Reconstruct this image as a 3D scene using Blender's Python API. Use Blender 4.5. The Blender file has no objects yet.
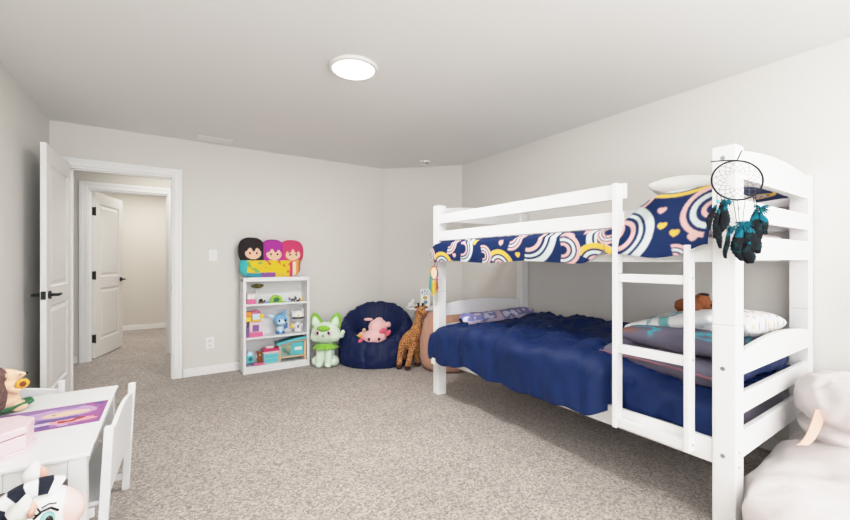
import bpy, bmesh, math, random
from math import sin, cos, pi, radians, sqrt, exp, atan2
from mathutils import Vector, Matrix, noise
random.seed(7)
SC = bpy.context.scene
COL = SC.collection

# ------------------------------------------------------------------ colours and materials
def lin(c):
    if isinstance(c, str):
        c = c.lstrip('#'); c = tuple(int(c[i:i+2], 16) for i in (0, 2, 4))
    out = []
    for v in c[:3]:
        v = v / 255.0
        out.append(v / 12.92 if v <= 0.04045 else ((v + 0.055) / 1.055) ** 2.4)
    return tuple(out)

def lin4(c): return lin(c) + (1.0,)

def mat(name, c, rough=0.6, bump=0.0, bscale=60.0, var=0.0, metallic=0.0, emit=0.0, spec=0.4, sheen=0.0, vcol=False, detail=4.0):
    m = bpy.data.materials.new(name); m.use_nodes = True
    nt = m.node_tree; b = nt.nodes['Principled BSDF']
    b.inputs['Roughness'].default_value = rough
    b.inputs['Metallic'].default_value = metallic
    b.inputs['Specular IOR Level'].default_value = spec
    if sheen: b.inputs['Sheen Weight'].default_value = sheen
    tc = nt.nodes.new('ShaderNodeTexCoord')
    if vcol:
        at = nt.nodes.new('ShaderNodeAttribute'); at.attribute_name = 'Col'
        src = at.outputs['Color']
    else:
        rgb = nt.nodes.new('ShaderNodeRGB'); rgb.outputs[0].default_value = lin4(c); src = rgb.outputs[0]
    n = nt.nodes.new('ShaderNodeTexNoise'); n.inputs['Scale'].default_value = bscale; n.inputs['Detail'].default_value = detail
    nt.links.new(tc.outputs['Object'], n.inputs['Vector'])
    mr = nt.nodes.new('ShaderNodeMapRange'); mr.inputs[1].default_value = 0.25; mr.inputs[2].default_value = 0.75
    mr.inputs[3].default_value = 1.0 - max(var, 0.012); mr.inputs[4].default_value = 1.0 + max(var, 0.012)
    nt.links.new(n.outputs['Fac'], mr.inputs[0])
    mx = nt.nodes.new('ShaderNodeVectorMath'); mx.operation = 'SCALE'
    nt.links.new(src, mx.inputs[0]); nt.links.new(mr.outputs[0], mx.inputs['Scale'])
    nt.links.new(mx.outputs[0], b.inputs['Base Color'])
    if bump:
        bp = nt.nodes.new('ShaderNodeBump'); bp.inputs['Strength'].default_value = bump; bp.inputs['Distance'].default_value = 0.01
        nt.links.new(n.outputs['Fac'], bp.inputs['Height']); nt.links.new(bp.outputs[0], b.inputs['Normal'])
    if emit:
        b.inputs['Emission Color'].default_value = lin4(c); b.inputs['Emission Strength'].default_value = emit
    return m

def carpet_mat():
    m = bpy.data.materials.new('carpet'); m.use_nodes = True
    nt = m.node_tree; b = nt.nodes['Principled BSDF']
    b.inputs['Roughness'].default_value = 1.0; b.inputs['Specular IOR Level'].default_value = 0.1
    tc = nt.nodes.new('ShaderNodeTexCoord')
    def nz(scale, detail):
        n = nt.nodes.new('ShaderNodeTexNoise'); n.inputs['Scale'].default_value = scale; n.inputs['Detail'].default_value = detail
        n.inputs['Roughness'].default_value = 0.7
        nt.links.new(tc.outputs['Object'], n.inputs['Vector']); return n
    a = nz(70, 5); w = nz(2.2, 3); f = nz(420, 2)
    r = nt.nodes.new('ShaderNodeValToRGB')
    e = r.color_ramp.elements
    e[0].position = 0.26; e[0].color = lin4((134, 126, 119)); e[1].position = 0.74; e[1].color = lin4((196, 186, 178))
    vo = nt.nodes.new('ShaderNodeTexVoronoi'); vo.inputs['Scale'].default_value = 112
    nt.links.new(tc.outputs['Object'], vo.inputs['Vector'])
    sp = nt.nodes.new('ShaderNodeSeparateColor'); nt.links.new(vo.outputs['Color'], sp.inputs[0])
    mixn = nt.nodes.new('ShaderNodeMath'); mixn.operation = 'MULTIPLY_ADD'; mixn.inputs[1].default_value = 0.45
    sc2 = nt.nodes.new('ShaderNodeMath'); sc2.operation = 'MULTIPLY'; sc2.inputs[1].default_value = 0.55
    nt.links.new(a.outputs['Fac'], sc2.inputs[0]); nt.links.new(sp.outputs[0], mixn.inputs[0]); nt.links.new(sc2.outputs[0], mixn.inputs[2])
    nt.links.new(mixn.outputs[0], r.inputs[0])
    r2 = nt.nodes.new('ShaderNodeMapRange'); r2.inputs[1].default_value = 0.3; r2.inputs[2].default_value = 0.7
    r2.inputs[3].default_value = 0.93; r2.inputs[4].default_value = 1.07
    nt.links.new(w.outputs['Fac'], r2.inputs[0])
    s = nt.nodes.new('ShaderNodeVectorMath'); s.operation = 'SCALE'
    nt.links.new(r.outputs[0], s.inputs[0]); nt.links.new(r2.outputs[0], s.inputs['Scale'])
    nt.links.new(s.outputs[0], b.inputs['Base Color'])
    ad = nt.nodes.new('ShaderNodeMath'); ad.operation = 'ADD'
    nt.links.new(a.outputs['Fac'], ad.inputs[0]); nt.links.new(f.outputs['Fac'], ad.inputs[1])
    bp = nt.nodes.new('ShaderNodeBump'); bp.inputs['Strength'].default_value = 0.35; bp.inputs['Distance'].default_value = 0.010
    nt.links.new(ad.outputs[0], bp.inputs['Height']); nt.links.new(bp.outputs[0], b.inputs['Normal'])
    return m

def giraffe_mat():
    m = bpy.data.materials.new('giraffe_fur'); m.use_nodes = True
    nt = m.node_tree; b = nt.nodes['Principled BSDF']; b.inputs['Roughness'].default_value = 0.95
    tc = nt.nodes.new('ShaderNodeTexCoord'); v = nt.nodes.new('ShaderNodeTexVoronoi'); v.feature = 'DISTANCE_TO_EDGE'
    v.inputs['Scale'].default_value = 38
    nt.links.new(tc.outputs['Object'], v.inputs['Vector'])
    r = nt.nodes.new('ShaderNodeValToRGB'); e = r.color_ramp.elements
    e[0].position = 0.05; e[0].color = lin4((208, 150, 88)); e[1].position = 0.14; e[1].color = lin4((140, 74, 34))
    nt.links.new(v.outputs['Distance'], r.inputs[0]); nt.links.new(r.outputs[0], b.inputs['Base Color'])
    return m

M = {}
M['wall'] = mat('wall_paint', (219, 217, 212), 0.9, 0.03, 180, 0.01, spec=0.2)
M['hallwall'] = mat('hall_paint', (214, 210, 202), 0.9, 0.03, 180, 0.01, spec=0.2)
M['ceil'] = mat('ceiling_paint', (228, 228, 226), 0.95, 0.05, 140, 0.01, spec=0.1)
M['trim'] = mat('trim_paint', (237, 237, 236), 0.45, 0, 40, 0.01)
M['doorpaint'] = mat('door_paint', (231, 230, 228), 0.4, 0, 40, 0.01)
M['white'] = mat('white_lacquer', (229, 229, 229), 0.35, 0.02, 60, 0.012)
M['bedwhite'] = mat('white_painted_wood', (237, 237, 236), 0.42, 0.03, 30, 0.015)
M['plastic'] = mat('white_plastic', (228, 227, 222), 0.4)
M['black'] = mat('black_metal', (24, 24, 26), 0.4, metallic=0.3)
M['steel'] = mat('bolt_steel', (165, 168, 172), 0.35, metallic=0.7)
M['glow'] = mat('lamp_diffuser', (255, 252, 246), 0.5, emit=3.2)
M['carpet'] = carpet_mat()
M['navy'] = mat('navy_quilt', (4, 32, 82), 0.6, 0.3, 16, 0.14, spec=0.22)
M['navybag'] = mat('navy_nylon', (6, 22, 64), 0.55, 0.18, 24, 0.12, spec=0.2)
M['vc'] = mat('printed_fabric', (255, 255, 255), 0.85, 0.08, 120, 0.03, vcol=True, spec=0.2)
M['vcgloss'] = mat('painted_plastic', (255, 255, 255), 0.45, 0, 120, 0.02, vcol=True)
M['peachcloth'] = mat('dusty_pink_cloth', (196, 150, 128), 0.9, 0.2, 25, 0.06, spec=0.15)
M['cush'] = mat('pale_plush', (212, 204, 202), 0.95, 0.45, 11, 0.07, spec=0.1, sheen=0.3)
M['peach'] = mat('peach_cotton', (232, 182, 166), 0.8, 0.05, 90, 0.03)
M['pinksheet'] = mat('pale_pink_sheet', (232, 208, 214), 0.9, 0.1, 50, 0.03)
M['greysheet'] = mat('grey_lilac_sheet', (132, 126, 142), 0.9, 0.2, 60, 0.12)
M['greypillow'] = mat('grey_satin', (96, 92, 110), 0.6, 0.1, 30, 0.06)
M['whitecloth'] = mat('white_cotton', (226, 224, 220), 0.9, 0.1, 50, 0.02)
M['giraffe'] = giraffe_mat()
M['hoof'] = mat('dark_brown_plush', (52, 30, 22), 0.95, 0.1, 120, 0.1)
M['mint'] = mat('mint_plush', (216, 234, 212), 0.95, 0.15, 150, 0.04, sheen=0.3)
M['green'] = mat('lime_plush', (134, 190, 60), 0.95, 0.15, 150, 0.08, sheen=0.2)
M['pinkplush'] = mat('pink_plush', (240, 186, 186), 0.95, 0.15, 150, 0.04, sheen=0.3)
M['hotpink'] = mat('rose_felt', (224, 96, 120), 0.9, 0.1, 150, 0.05)
M['eyegreen'] = mat('pale_green_eye', (150, 200, 194), 0.3)
M['eye'] = mat('dark_eye', (34, 22, 24), 0.2)
M['brownplush'] = mat('rust_brown_plush', (140, 76, 40), 0.95, 0.3, 90, 0.25)
M['blackplush'] = mat('black_plush', (26, 24, 26), 0.95, 0.2, 90, 0.1)
M['tan'] = mat('light_wood', (222, 180, 142), 0.5, 0.05, 40, 0.06)
M['turq'] = mat('turquoise_paint', (92, 190, 200), 0.5)
M['teal'] = mat('dark_teal_paint', (38, 112, 122), 0.5)
M['pinkplastic'] = mat('pink_plastic', (222, 104, 150), 0.4)
M['magenta'] = mat('magenta_plastic', (196, 40, 100), 0.4)
M['palepink'] = mat('pale_pink_lacquer', (232, 204, 209), 0.4, 0, 60, 0.015)
M['yellow'] = mat('yellow_plastic', (240, 198, 52), 0.4)
M['orangeyellow'] = mat('marigold_paint', (240, 172, 60), 0.5)
M['orange'] = mat('orange_plastic', (238, 140, 48), 0.45)
M['purple'] = mat('purple_plastic', (128, 88, 156), 0.4)
M['lightblue'] = mat('light_blue_vinyl', (118, 172, 214), 0.4)
M['paleblue'] = mat('pale_blue_vinyl', (196, 220, 238), 0.4)
M['blue'] = mat('mid_blue_vinyl', (58, 116, 176), 0.4)
M['darkgrey'] = mat('dark_grey_vinyl', (74, 78, 84), 0.4)
M['lime'] = mat('lime_plastic', (150, 196, 56), 0.4)
M['deepgreen'] = mat('deep_green_paint', (46, 112, 66), 0.5, 0.1, 60, 0.1)
M['clear'] = mat('aqua_tinted_plastic', (150, 200, 200), 0.25)
M['hedgebrown'] = mat('brown_bristles', (112, 82, 76), 0.95, 0.8, 140, 0.35)
M['hedgepeach'] = mat('peach_ceramic', (238, 198, 168), 0.6, 0.05, 60, 0.04)
M['cord'] = mat('black_cord', (22, 20, 22), 0.8)
M['web'] = mat('grey_thread', (92, 92, 90), 0.8)
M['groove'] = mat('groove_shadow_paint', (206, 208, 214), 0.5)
M['rose'] = mat('dusty_rose_trim', (136, 92, 106), 0.8)
M['card'] = mat('white_card', (236, 236, 230), 0.6)

# ------------------------------------------------------------------ object helpers
def empty(name, loc=(0, 0, 0), rz=0.0, label=None, cat=None, group=None, kind=None):
    o = bpy.data.objects.new(name, None); COL.objects.link(o)
    o.location = loc; o.rotation_euler = (0, 0, rz); o.empty_display_size = 0.05
    tag(o, label, cat, group, kind); return o

def tag(o, label=None, cat=None, group=None, kind=None):
    if label: o['label'] = label
    if cat: o['category'] = cat
    if group: o['group'] = group
    if kind: o['kind'] = kind
    return o

class MB:
    """collects shapes and links them as one mesh object"""
    def __init__(s): s.v = []; s.f = []; s.c = []; s.hascol = False
    def add(s, verts, faces, col=None):
        o = len(s.v); s.v += [tuple(v) for v in verts]; s.f += [tuple(i + o for i in f) for f in faces]
        if col is not None: s.hascol = True
        if callable(col): s.c += [lin4(col(v)) for v in verts]
        else:
            cc = lin4(col) if col is not None else (1, 1, 1, 1)
            s.c += [cc] * len(verts)
        return s
    def box(s, x0, x1, y0, y1, z0, z1, col=None, mtx=None):
        v = [(x0,y0,z0),(x1,y0,z0),(x1,y1,z0),(x0,y1,z0),(x0,y0,z1),(x1,y0,z1),(x1,y1,z1),(x0,y1,z1)]
        if mtx: v = [mtx @ Vector(p) for p in v]
        return s.add(v, [(0,3,2,1),(4,5,6,7),(0,1,5,4),(1,2,6,5),(2,3,7,6),(3,0,4,7)], col)
    def prism(s, poly, axis, a, b, col=None):
        """extrude a 2D polygon along axis: x -> poly in (y,z), y -> (x,z), z -> (x,y)"""
        n = len(poly)
        def P(p, t):
            return {'x': (t, p[0], p[1]), 'y': (p[0], t, p[1]), 'z': (p[0], p[1], t)}[axis]
        v = [P(p, a) for p in poly] + [P(p, b) for p in poly]
        f = [tuple(range(n)), tuple(reversed(range(n, 2*n)))] + [(i, n+i, n+(i+1) % n, (i+1) % n) for i in range(n)]
        return s.add(v, f, col)
    def grid(s, fn, nu, nv, cu=False, cv=False, col=None):
        v = []; f = []
        for i in range(nu):
            for j in range(nv):
                v.append(fn(i / (nu if cu else nu-1), j / (nv if cv else nv-1)))
        for i in range(nu if cu else nu-1):
            for j in range(nv if cv else nv-1):
                a = i*nv + j; b = ((i+1) % nu)*nv + j
                f.append((a, b, ((i+1) % nu)*nv + (j+1) % nv, i*nv + (j+1) % nv))
        return s.add(v, f, col)
    def tube(s, pts, r, n=8, col=None, closed=False, caps=True):
        pts = [Vector(p) for p in pts]; m = len(pts); v = []; f = []
        rr = r if isinstance(r, (list, tuple)) else [r]*m
        up = None
        for i, p in enumerate(pts):
            if closed: t = pts[(i+1) % m] - pts[i-1]
            else: t = pts[min(i+1, m-1)] - pts[max(i-1, 0)]
            if t.length < 1e-9: t = Vector((0, 0, 1))
            t.normalize()
            if up is None:
                up = Vector((0, 0, 1)) if abs(t.z) < 0.9 else Vector((1, 0, 0))
            up = (up - t * up.dot(t))
            if up.length < 1e-6: up = t.orthogonal()
            up.normalize(); sd = t.cross(up)
            for k in range(n):
                a = 2*pi*k/n; v.append(p + (up*cos(a) + sd*sin(a))*rr[i])
        for i in range(m if closed else m-1):
            for k in range(n):
                i2 = (i+1) % m
                f.append((i*n+k, i*n+(k+1) % n, i2*n+(k+1) % n, i2*n+k))
        if caps and not closed:
            f.append(tuple(reversed(range(n)))); f.append(tuple(range((m-1)*n, m*n)))
        return s.add(v, f, col)
    def lathe(s, prof, c=(0, 0, 0), n=32, col=None):
        """prof: list of (r,z)"""
        v = []; f = []; m = len(prof)
        for i in range(n):
            a = 2*pi*i/n
            for r, z in prof: v.append((c[0]+r*cos(a), c[1]+r*sin(a), c[2]+z))
        for i in range(n):
            for j in range(m-1):
                f.append((i*m+j, ((i+1) % n)*m+j, ((i+1) % n)*m+j+1, i*m+j+1))
        return s.add(v, f, col)
    def blob(s, c, r, n=20, col=None, e=1.0, mtx=None, nz=0.0, ns=8.0):
        """(super)ellipsoid; e<1 is boxier"""
        def pw(x): return math.copysign(abs(x)**e, x)
        v = []; f = []; c = Vector(c); nu, nv = n*2, n
        v.append(Vector((0, 0, -r[2])))
        for j in range(1, nv):
            ph = -pi/2 + pi*j/nv
            for i in range(nu):
                th = 2*pi*i/nu
                v.append(Vector((r[0]*pw(cos(ph))*pw(cos(th)), r[1]*pw(cos(ph))*pw(sin(th)), r[2]*pw(sin(ph)))))
        v.append(Vector((0, 0, r[2])))
        for i in range(nu): f.append((0, 1+(i+1) % nu, 1+i))
        for j in range(nv-2):
            for i in range(nu):
                a = 1+j*nu+i; b = 1+j*nu+(i+1) % nu
                f.append((a, b, b+nu, a+nu))
        l = len(v)-1
        for i in range(nu): f.append((l, 1+(nv-2)*nu+i, 1+(nv-2)*nu+(i+1) % nu))
        out = []
        for p in v:
            if nz: p = p * (1 + nz*noise.noise((p+c)*ns))
            if mtx: p = mtx @ p
            out.append(p + c)
        return s.add(out, f, col)
    def build(s, name, m, parent=None, smooth=False, bevel=0.0, seg=2, solid=0.0, sub=0, weld=False):
        me = bpy.data.meshes.new(name); me.from_pydata(s.v, [], s.f)
        if s.hascol:
            a = me.color_attributes.new('Col', 'FLOAT_COLOR', 'POINT')
            flat = [x for c in s.c for x in c]; a.data.foreach_set('color', flat)
        bm = bmesh.new(); bm.from_mesh(me)
        if weld: bmesh.ops.remove_doubles(bm, verts=bm.verts, dist=1e-5)
        bmesh.ops.recalc_face_normals(bm, faces=bm.faces); bm.to_mesh(me); bm.free()
        if smooth: me.polygons.foreach_set('use_smooth', [True]*len(me.polygons))
        me.materials.append(M[m] if isinstance(m, str) else m)
        o = bpy.data.objects.new(name, me); COL.objects.link(o)
        if parent: o.parent = parent
        if solid:
            d = o.modifiers.new('solid', 'SOLIDIFY'); d.thickness = solid; d.offset = -1
        if bevel:
            d = o.modifiers.new('bevel', 'BEVEL'); d.width = bevel; d.segments = seg; d.limit_method = 'ANGLE'; d.angle_limit = radians(40)
        if sub:
            d = o.modifiers.new('sub', 'SUBSURF'); d.levels = sub; d.render_levels = sub
        return o
    def fuse(s, name, m, parent=None, voxel=0.008, smooth=6, col=None):
        """melt overlapping blobs into one continuous skin; col(v) paints it"""
        t = s.build('tmp_'+name, m)
        d = t.modifiers.new('r', 'REMESH'); d.mode = 'VOXEL'; d.voxel_size = voxel
        d = t.modifiers.new('s', 'SMOOTH'); d.factor = 0.5; d.iterations = smooth
        dg = bpy.context.evaluated_depsgraph_get(); dg.update()
        me = bpy.data.meshes.new_from_object(t.evaluated_get(dg)); me.name = name
        bpy.data.objects.remove(t, do_unlink=True)
        me.polygons.foreach_set('use_smooth', [True]*len(me.polygons))
        if col:
            for a in list(me.color_attributes): me.color_attributes.remove(a)
            a = me.color_attributes.new('Col', 'FLOAT_COLOR', 'POINT')
            flat = []
            for v in me.vertices: flat += lin4(col(v.co))
            a.data.foreach_set('color', flat)
        me.materials.clear(); me.materials.append(M[m] if isinstance(m, str) else m)
        o = bpy.data.objects.new(name, me); COL.objects.link(o)
        if parent: o.parent = parent
        return o

def sm(a, b, x):
    t = max(0.0, min(1.0, (x-a)/(b-a))); return t*t*(3-2*t)

def struct(name, mb, m, parent=None, label=None, cat=None, **k):
    o = mb.build(name, m, parent, **k)
    if parent is None: tag(o, label, cat, kind='structure')
    return o

def pillow_mb(w, d, h, seed=0, wr=0.012, n=44, p=0.42, col=None, ws=6.0):
    """soft pillow centred at origin, lying flat"""
    mb = MB()
    for sg in (1, -1):
        def fn(a, b):
            u = a*2-1; v = b*2-1
            x = w/2*u*(1-0.07*(1-abs(v)**2)*abs(u)**6); y = d/2*v*(1-0.07*(1-abs(u)**2)*abs(v)**6)
            e = max(0.0, (1-u*u)*(1-v*v))
            z = sg*h/2*e**p
            q = e**0.3
            nn = noise.noise(Vector((x*ws+seed*7.3, y*ws, sg*3.1))) + 0.5*noise.noise(Vector((x*ws*2.3+seed, y*ws*2.3, sg)))
            return (x, y, z + wr*q*nn)
        mb.grid(fn, n, n, col=col)
    return mb

# ------------------------------------------------------------------ room shell
XL, XR, YA, YF, H = -0.88, 3.169, 4.68, -3.2, 2.44
CH = 0.755
def wall_label(w): return w

struct('floor', MB().box(-2.3, 3.6, -3.5, 8.6, -0.1, 0), 'carpet', label='beige speckled carpet across bedroom, hall and far room', cat='carpet')
struct('ceiling', MB().box(-2.3, 3.6, -3.5, 8.6, H, H+0.1), 'ceil', label='smooth off-white ceiling over the room', cat='ceiling')
struct('wall_left', MB().box(XL-0.12, XL, YF-0.12, YA+0.12, 0, H), 'wall', label='plain grey wall beside the open bedroom door and play table', cat='wall')
struct('wall_right', MB().box(XR, XR+0.12, YF-0.12, YA-CH+0.05, 0, H), 'wall', label='plain grey wall behind the bunk bed', cat='wall')
DX0, DX1, DH = -0.757, 0.043, 2.056      # bedroom door opening
w = MB()
w.box(XL, DX0, YA, YA+0.12, 0, H).box(DX0, DX1, YA, YA+0.12, DH, H).box(DX1, XR-CH+0.05, YA, YA+0.12, 0, H)
struct('wall_back', w, 'wall', label='grey wall holding the doorway, with bookshelf and navy bean bag before it', cat='wall')
A = Vector((XR-CH, YA)); B = Vector((XR, YA-CH)); nrm = Vector((1, 1)).normalized()*0.12
struct('wall_corner', MB().prism([tuple(A), tuple(B), tuple(B+nrm), tuple(A+nrm)], 'z', 0, H), 'wall', label='short angled grey wall behind the round side table', cat='wall')
# front wall, behind the camera, with a wide window
w = MB()
w.box(XL, XR, YF-0.12, YF, 0, 0.75).box(XL, XR, YF-0.12, YF, 2.1, H).box(XL, -0.3, YF-0.12, YF, 0.75, 2.1).box(2.6, XR, YF-0.12, YF, 0.75, 2.1)
struct('wall_front', w, 'wall', label='grey wall with a wide window, facing the bunk bed', cat='wall')
wf = MB()
for x in (-0.3, 0.65, 1.62, 2.56): wf.box(x, x+0.04, YF-0.1, YF-0.03, 0.75, 2.1)
for z in (0.75, 1.41, 2.06): wf.box(-0.3, 2.6, YF-0.1, YF-0.03, z, z+0.04)
struct('window_1', wf, 'trim', label='wide white window frame in the wall facing the bed', cat='window')
# hall and far room
HY = 6.02; EX0, EX1 = -0.80, -0.005
w = MB(); w.box(-2.2, EX0, HY, HY+0.12, 0, H).box(EX0, EX1, HY, HY+0.12, DH, H).box(EX1, 2.6, HY, HY+0.12, 0, H)
struct('wall_hall', w, 'hallwall', label='warm grey hall wall around the second doorway', cat='wall')
struct('wall_hall_end', MB().box(-2.2, -2.1, YA+0.12, HY, 0, H).box(2.5, 2.6, YA+0.12, HY, 0, H), 'hallwall', label='hall end walls out past the bedroom doorway', cat='wall')
struct('wall_far', MB().box(-2.2, 1.5, 8.4, 8.5, 0, H), 'hallwall', label='warm grey wall at the end of the far room', cat='wall')
struct('wall_far_side', MB().box(-1.9, -1.8, HY+0.12, 8.4, 0, H).box(1.2, 1.3, HY+0.12, 8.4, 0, H), 'hallwall', label='side walls of the far room past two doorways', cat='wall')
# baseboards
def base(name, x0, x1, y0, y1, label):
    struct(name, MB().box(x0, x1, y0, y1, 0, 0.078).box(x0, x1, y0, y1, 0.078, 0.086), 'trim', label=label, cat='baseboard', bevel=0.003)
base('baseboard_left', XL, XL+0.012, YF, YA, 'white baseboard along the wall by the play table')
base('baseboard_back', DX1+0.075, XR-CH, YA-0.012, YA, 'white baseboard under the outlet and behind the bookshelf')
base('baseboard_right', XR-0.012, XR, YF, YA-CH, 'white baseboard behind the bunk bed')
t2 = -Vector((1, 1)).normalized()*0.012
struct('baseboard_corner', MB().prism([tuple(A), tuple(B), tuple(B+t2), tuple(A+t2)], 'z', 0, 0.086), 'trim', label='white baseboard on the angled wall', cat='baseboard')
base('baseboard_hall_left', -2.1, EX0-0.095, HY-0.012, HY, 'white hall baseboard seen between the two door frames')
base('baseboard_hall_right', EX1+0.095, 2.5, HY-0.012, HY, 'white hall baseboard past the second doorway')
base('baseboard_far', -1.8, 1.2, 8.388, 8.4, 'white baseboard on the far room wall')
# door casings and jambs
def casing(name, x0, x1, yw, side, label, cw=0.07):
    """casing on the face y=yw; side -1 means it sticks out towards -y"""
    mb = MB()
    for k, (a, b, t) in enumerate(((0.0, cw, 0.014), (cw*0.55, cw, 0.02))):
        y0, y1 = sorted((yw, yw+side*t))
        mb.box(x0-b, x0-a, y0, y1, 0, DH+b); mb.box(x1+a, x1+b, y0, y1, 0, DH+b); mb.box(x0-a, x1+a, y0, y1, DH+a, DH+b)
    struct(name, mb, 'trim', label=label, cat='door frame', bevel=0.003)
casing('trim_1', DX0, DX1, YA, -1, 'white casing round the bedroom doorway')
casing('trim_2', EX0, EX1, HY, -1, 'white casing round the second doorway across the hall', 0.078)
casing('trim_3', DX0, DX1, YA+0.12, 1, 'white casing on the hall face of the bedroom doorway')
def jamb(name, x0, x1, y0, y1, label):
    t = 0.018
    mb = MB().box(x0, x0+t, y0, y1, 0, DH).box(x1-t, x1, y0, y1, 0, DH).box(x0+t, x1-t, y0, y1, DH-t, DH)
    ym = (y0+y1)/2-0.03
    mb.box(x0+t, x0+t+0.01, ym, ym+0.03, 0, DH-t).box(x1-t-0.01, x1-t, ym, ym+0.03, 0, DH-t).box(x0+t, x1-t, ym, ym+0.03, DH-t-0.01, DH-t)
    o = struct(name, mb, 'trim', label=label, cat='door jamb'); return o
jb = jamb('trim_4', DX0, DX1, YA, YA+0.12, 'white jamb lining the bedroom doorway')
MB().box(DX1-0.0195, DX1-0.0175, YA+0.02, YA+0.045, 0.90, 0.96).build('strike_plate', 'black', jb)
jamb('trim_5', EX0, EX1, HY, HY+0.12, 'white jamb lining the second doorway')

# ------------------------------------------------------------------ panel doors
def door(name, width, height, loc, rz, label, hinge_side, handle=True, hinges=True):
    """slab: hinge at local x=0, runs to x=width, thickness y -0.035..0"""
    root = empty(name, loc, rz, label, 'door', kind='structure')
    mb = MB()
    T = 0.035; st = 0.115
    rows = [(0.22, 0.86), (1.00, height-0.13)]
    mb.box(0, st, -T, 0, 0.012, height).box(width-st, width, -T, 0, 0.012, height)
    mb.box(st, width-st, -T, 0, 0.012, rows[0][0]).box(st, width-st, -T, 0, rows[0][1], rows[1][0]).box(st, width-st, -T, 0, rows[1][1], height)
    mb.build('door_slab', 'doorpaint', root, bevel=0.0015)
    for (z0, z1) in rows:
        p = MB()
        x0, x1 = st, width-st
        for sg, y0 in ((-1, -T), (1, 0.0)):
            r0, r1, r2 = 0.012, 0.03, 0.05
            ring = []
            for (ins, dp) in ((0, 0.0), (r0, 0.010), (r1, 0.010), (r2, 0.003)):
                y = y0 - sg*dp
                ring.append([(x0+ins, y, z0+ins), (x1-ins, y, z0+ins), (x1-ins, y, z1-ins), (x0+ins, y, z1-ins)])
            v = [q for r in ring for q in r]; f = []
            for k in range(3):
                for i in range(4): f.append((k*4+i, k*4+(i+1) % 4, (k+1)*4+(i+1) % 4, (k+1)*4+i))
            f.append((12, 13, 14, 15)); p.add(v, f)
        p.build('door_panel', 'doorpaint', root)
    if handle:
        hz = 0.945; hx = width-0.065
        for sg, y0 in ((-1, -T), (1, 0.0)):
            hb = MB()
            hb.tube([(hx, y0, hz), (hx, y0+sg*0.012, hz)], 0.03, 24)
            hb.tube([(hx, y0+sg*0.01, hz), (hx, y0+sg*0.05, hz)], 0.011, 12)
            hb.tube([(hx+0.008, y0+sg*0.05, hz), (hx-0.06, y0+sg*0.052, hz), (hx-0.115, y0+sg*0.05, hz)], [0.011, 0.010, 0.007], 12)
            hb.build('lever_handle', 'black', root, smooth=True)
        MB().box(width-0.0005, width+0.002, -T+0.004, -0.004, hz-0.03, hz+0.03).box(width, width+0.008, -T+0.012, -0.012, hz-0.008, hz+0.008).build('latch_plate', 'black', root)
    for z in (0.22, 1.02, height-0.2) if hinges else ():
        y = 0.0 if hinge_side > 0 else -T
        h = MB().box(-0.004, 0.03, y-0.002 if hinge_side > 0 else y-0.003, y+0.003 if hinge_side > 0 else y+0.002, z-0.045, z+0.045)
        h.tube([(-0.004, y+hinge_side*0.006, z-0.05), (-0.004, y+hinge_side*0.006, z+0.05)], 0.007, 10)
        h.build('hinge', 'black', root)
    return root
# bedroom door: swung a quarter turn into the room
door('door_1', 0.81, 2.053, (-0.739, 4.665, 0), -pi/2, 'white two-panel door standing open beside the left wall, black lever handle', 1, hinges=False)
d2 = door('door_2', 0.745, 2.035, (EX0+0.022, HY+0.13, 0), radians(74), 'white two-panel door ajar across the hall with black hinges', -1, hinges=False)
for z in (0.25, 1.02, 1.80):
    MB().box(-0.003, 0.001, -0.034, -0.001, z-0.05, z+0.05).tube([(-0.006, -0.037, z-0.053), (-0.006, -0.037, z+0.053)], 0.007, 10).build('hinge', 'black', d2)

# ------------------------------------------------------------------ wall and ceiling fittings
r = empty('ceiling_light', (0.99, 2.33, H), 0, 'round flush white ceiling light, lit', 'ceiling light')
MB().lathe([(0, 0), (0.155, 0), (0.155, -0.012), (0.148, -0.02), (0.136, -0.022), (0.134, -0.014), (0, -0.014)], n=64).build('rim', 'plastic', r, smooth=True)
MB().lathe([(0, -0.0141), (0.134, -0.0141), (0.131, -0.021), (0, -0.024)], n=64).build('diffuser', 'glow', r, smooth=True)
r = empty('ceiling_vent', (0.395, 4.50, H), 0, 'white slotted air vent in ceiling above the doorway wall', 'vent')
MB().box(-0.16, 0.16, -0.075, -0.06, -0.008, 0).box(-0.16, 0.16, 0.06, 0.075, -0.008, 0).box(-0.16, -0.145, -0.06, 0.06, -0.008, 0).box(0.145, 0.16, -0.06, 0.06, -0.008, 0).build('vent_frame', 'plastic', r, bevel=0.002)
lv = MB()
for k in range(9):
    y = -0.055+k*0.0135
    lv.add([(-0.145, y, -0.001), (0.145, y, -0.001), (0.145, y+0.009, -0.007), (-0.145, y+0.009, -0.007)], [(0, 1, 2, 3)])
lv.box(-0.004, 0.004, -0.06, 0.06, -0.008, 0); lv.build('louvers', 'plastic', r, solid=0.001)
r = empty('smoke_detector', (2.66, 4.03, H), 0, 'small round white smoke detector on ceiling near angled wall', 'smoke detector')
MB().lathe([(0, 0), (0.068, 0), (0.068, -0.012), (0.062, -0.02), (0.06, -0.034), (0.05, -0.042), (0, -0.043)], n=40).build('housing', 'plastic', r, smooth=True)
MB().lathe([(0.0612, -0.022), (0.0612, -0.033)], n=40).build('vent_slots', 'darkgrey', r)
MB().box(-0.022, 0.022, -0.052, -0.044, -0.045, -0.035).build('test_button', 'darkgrey', r)
r = empty('light_switch', (0.391, YA, 1.255), 0, 'white rocker light switch on wall beside the doorway', 'light switch')
MB().box(-0.038, 0.038, -0.006, 0, -0.06, 0.06).build('plate', 'trim', r, bevel=0.002)
MB().prism([(-0.006, -0.034), (-0.012, -0.034), (-0.007, 0.034), (-0.006, 0.034)], 'x', -0.017, 0.017).build('rocker', 'white', r)
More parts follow.
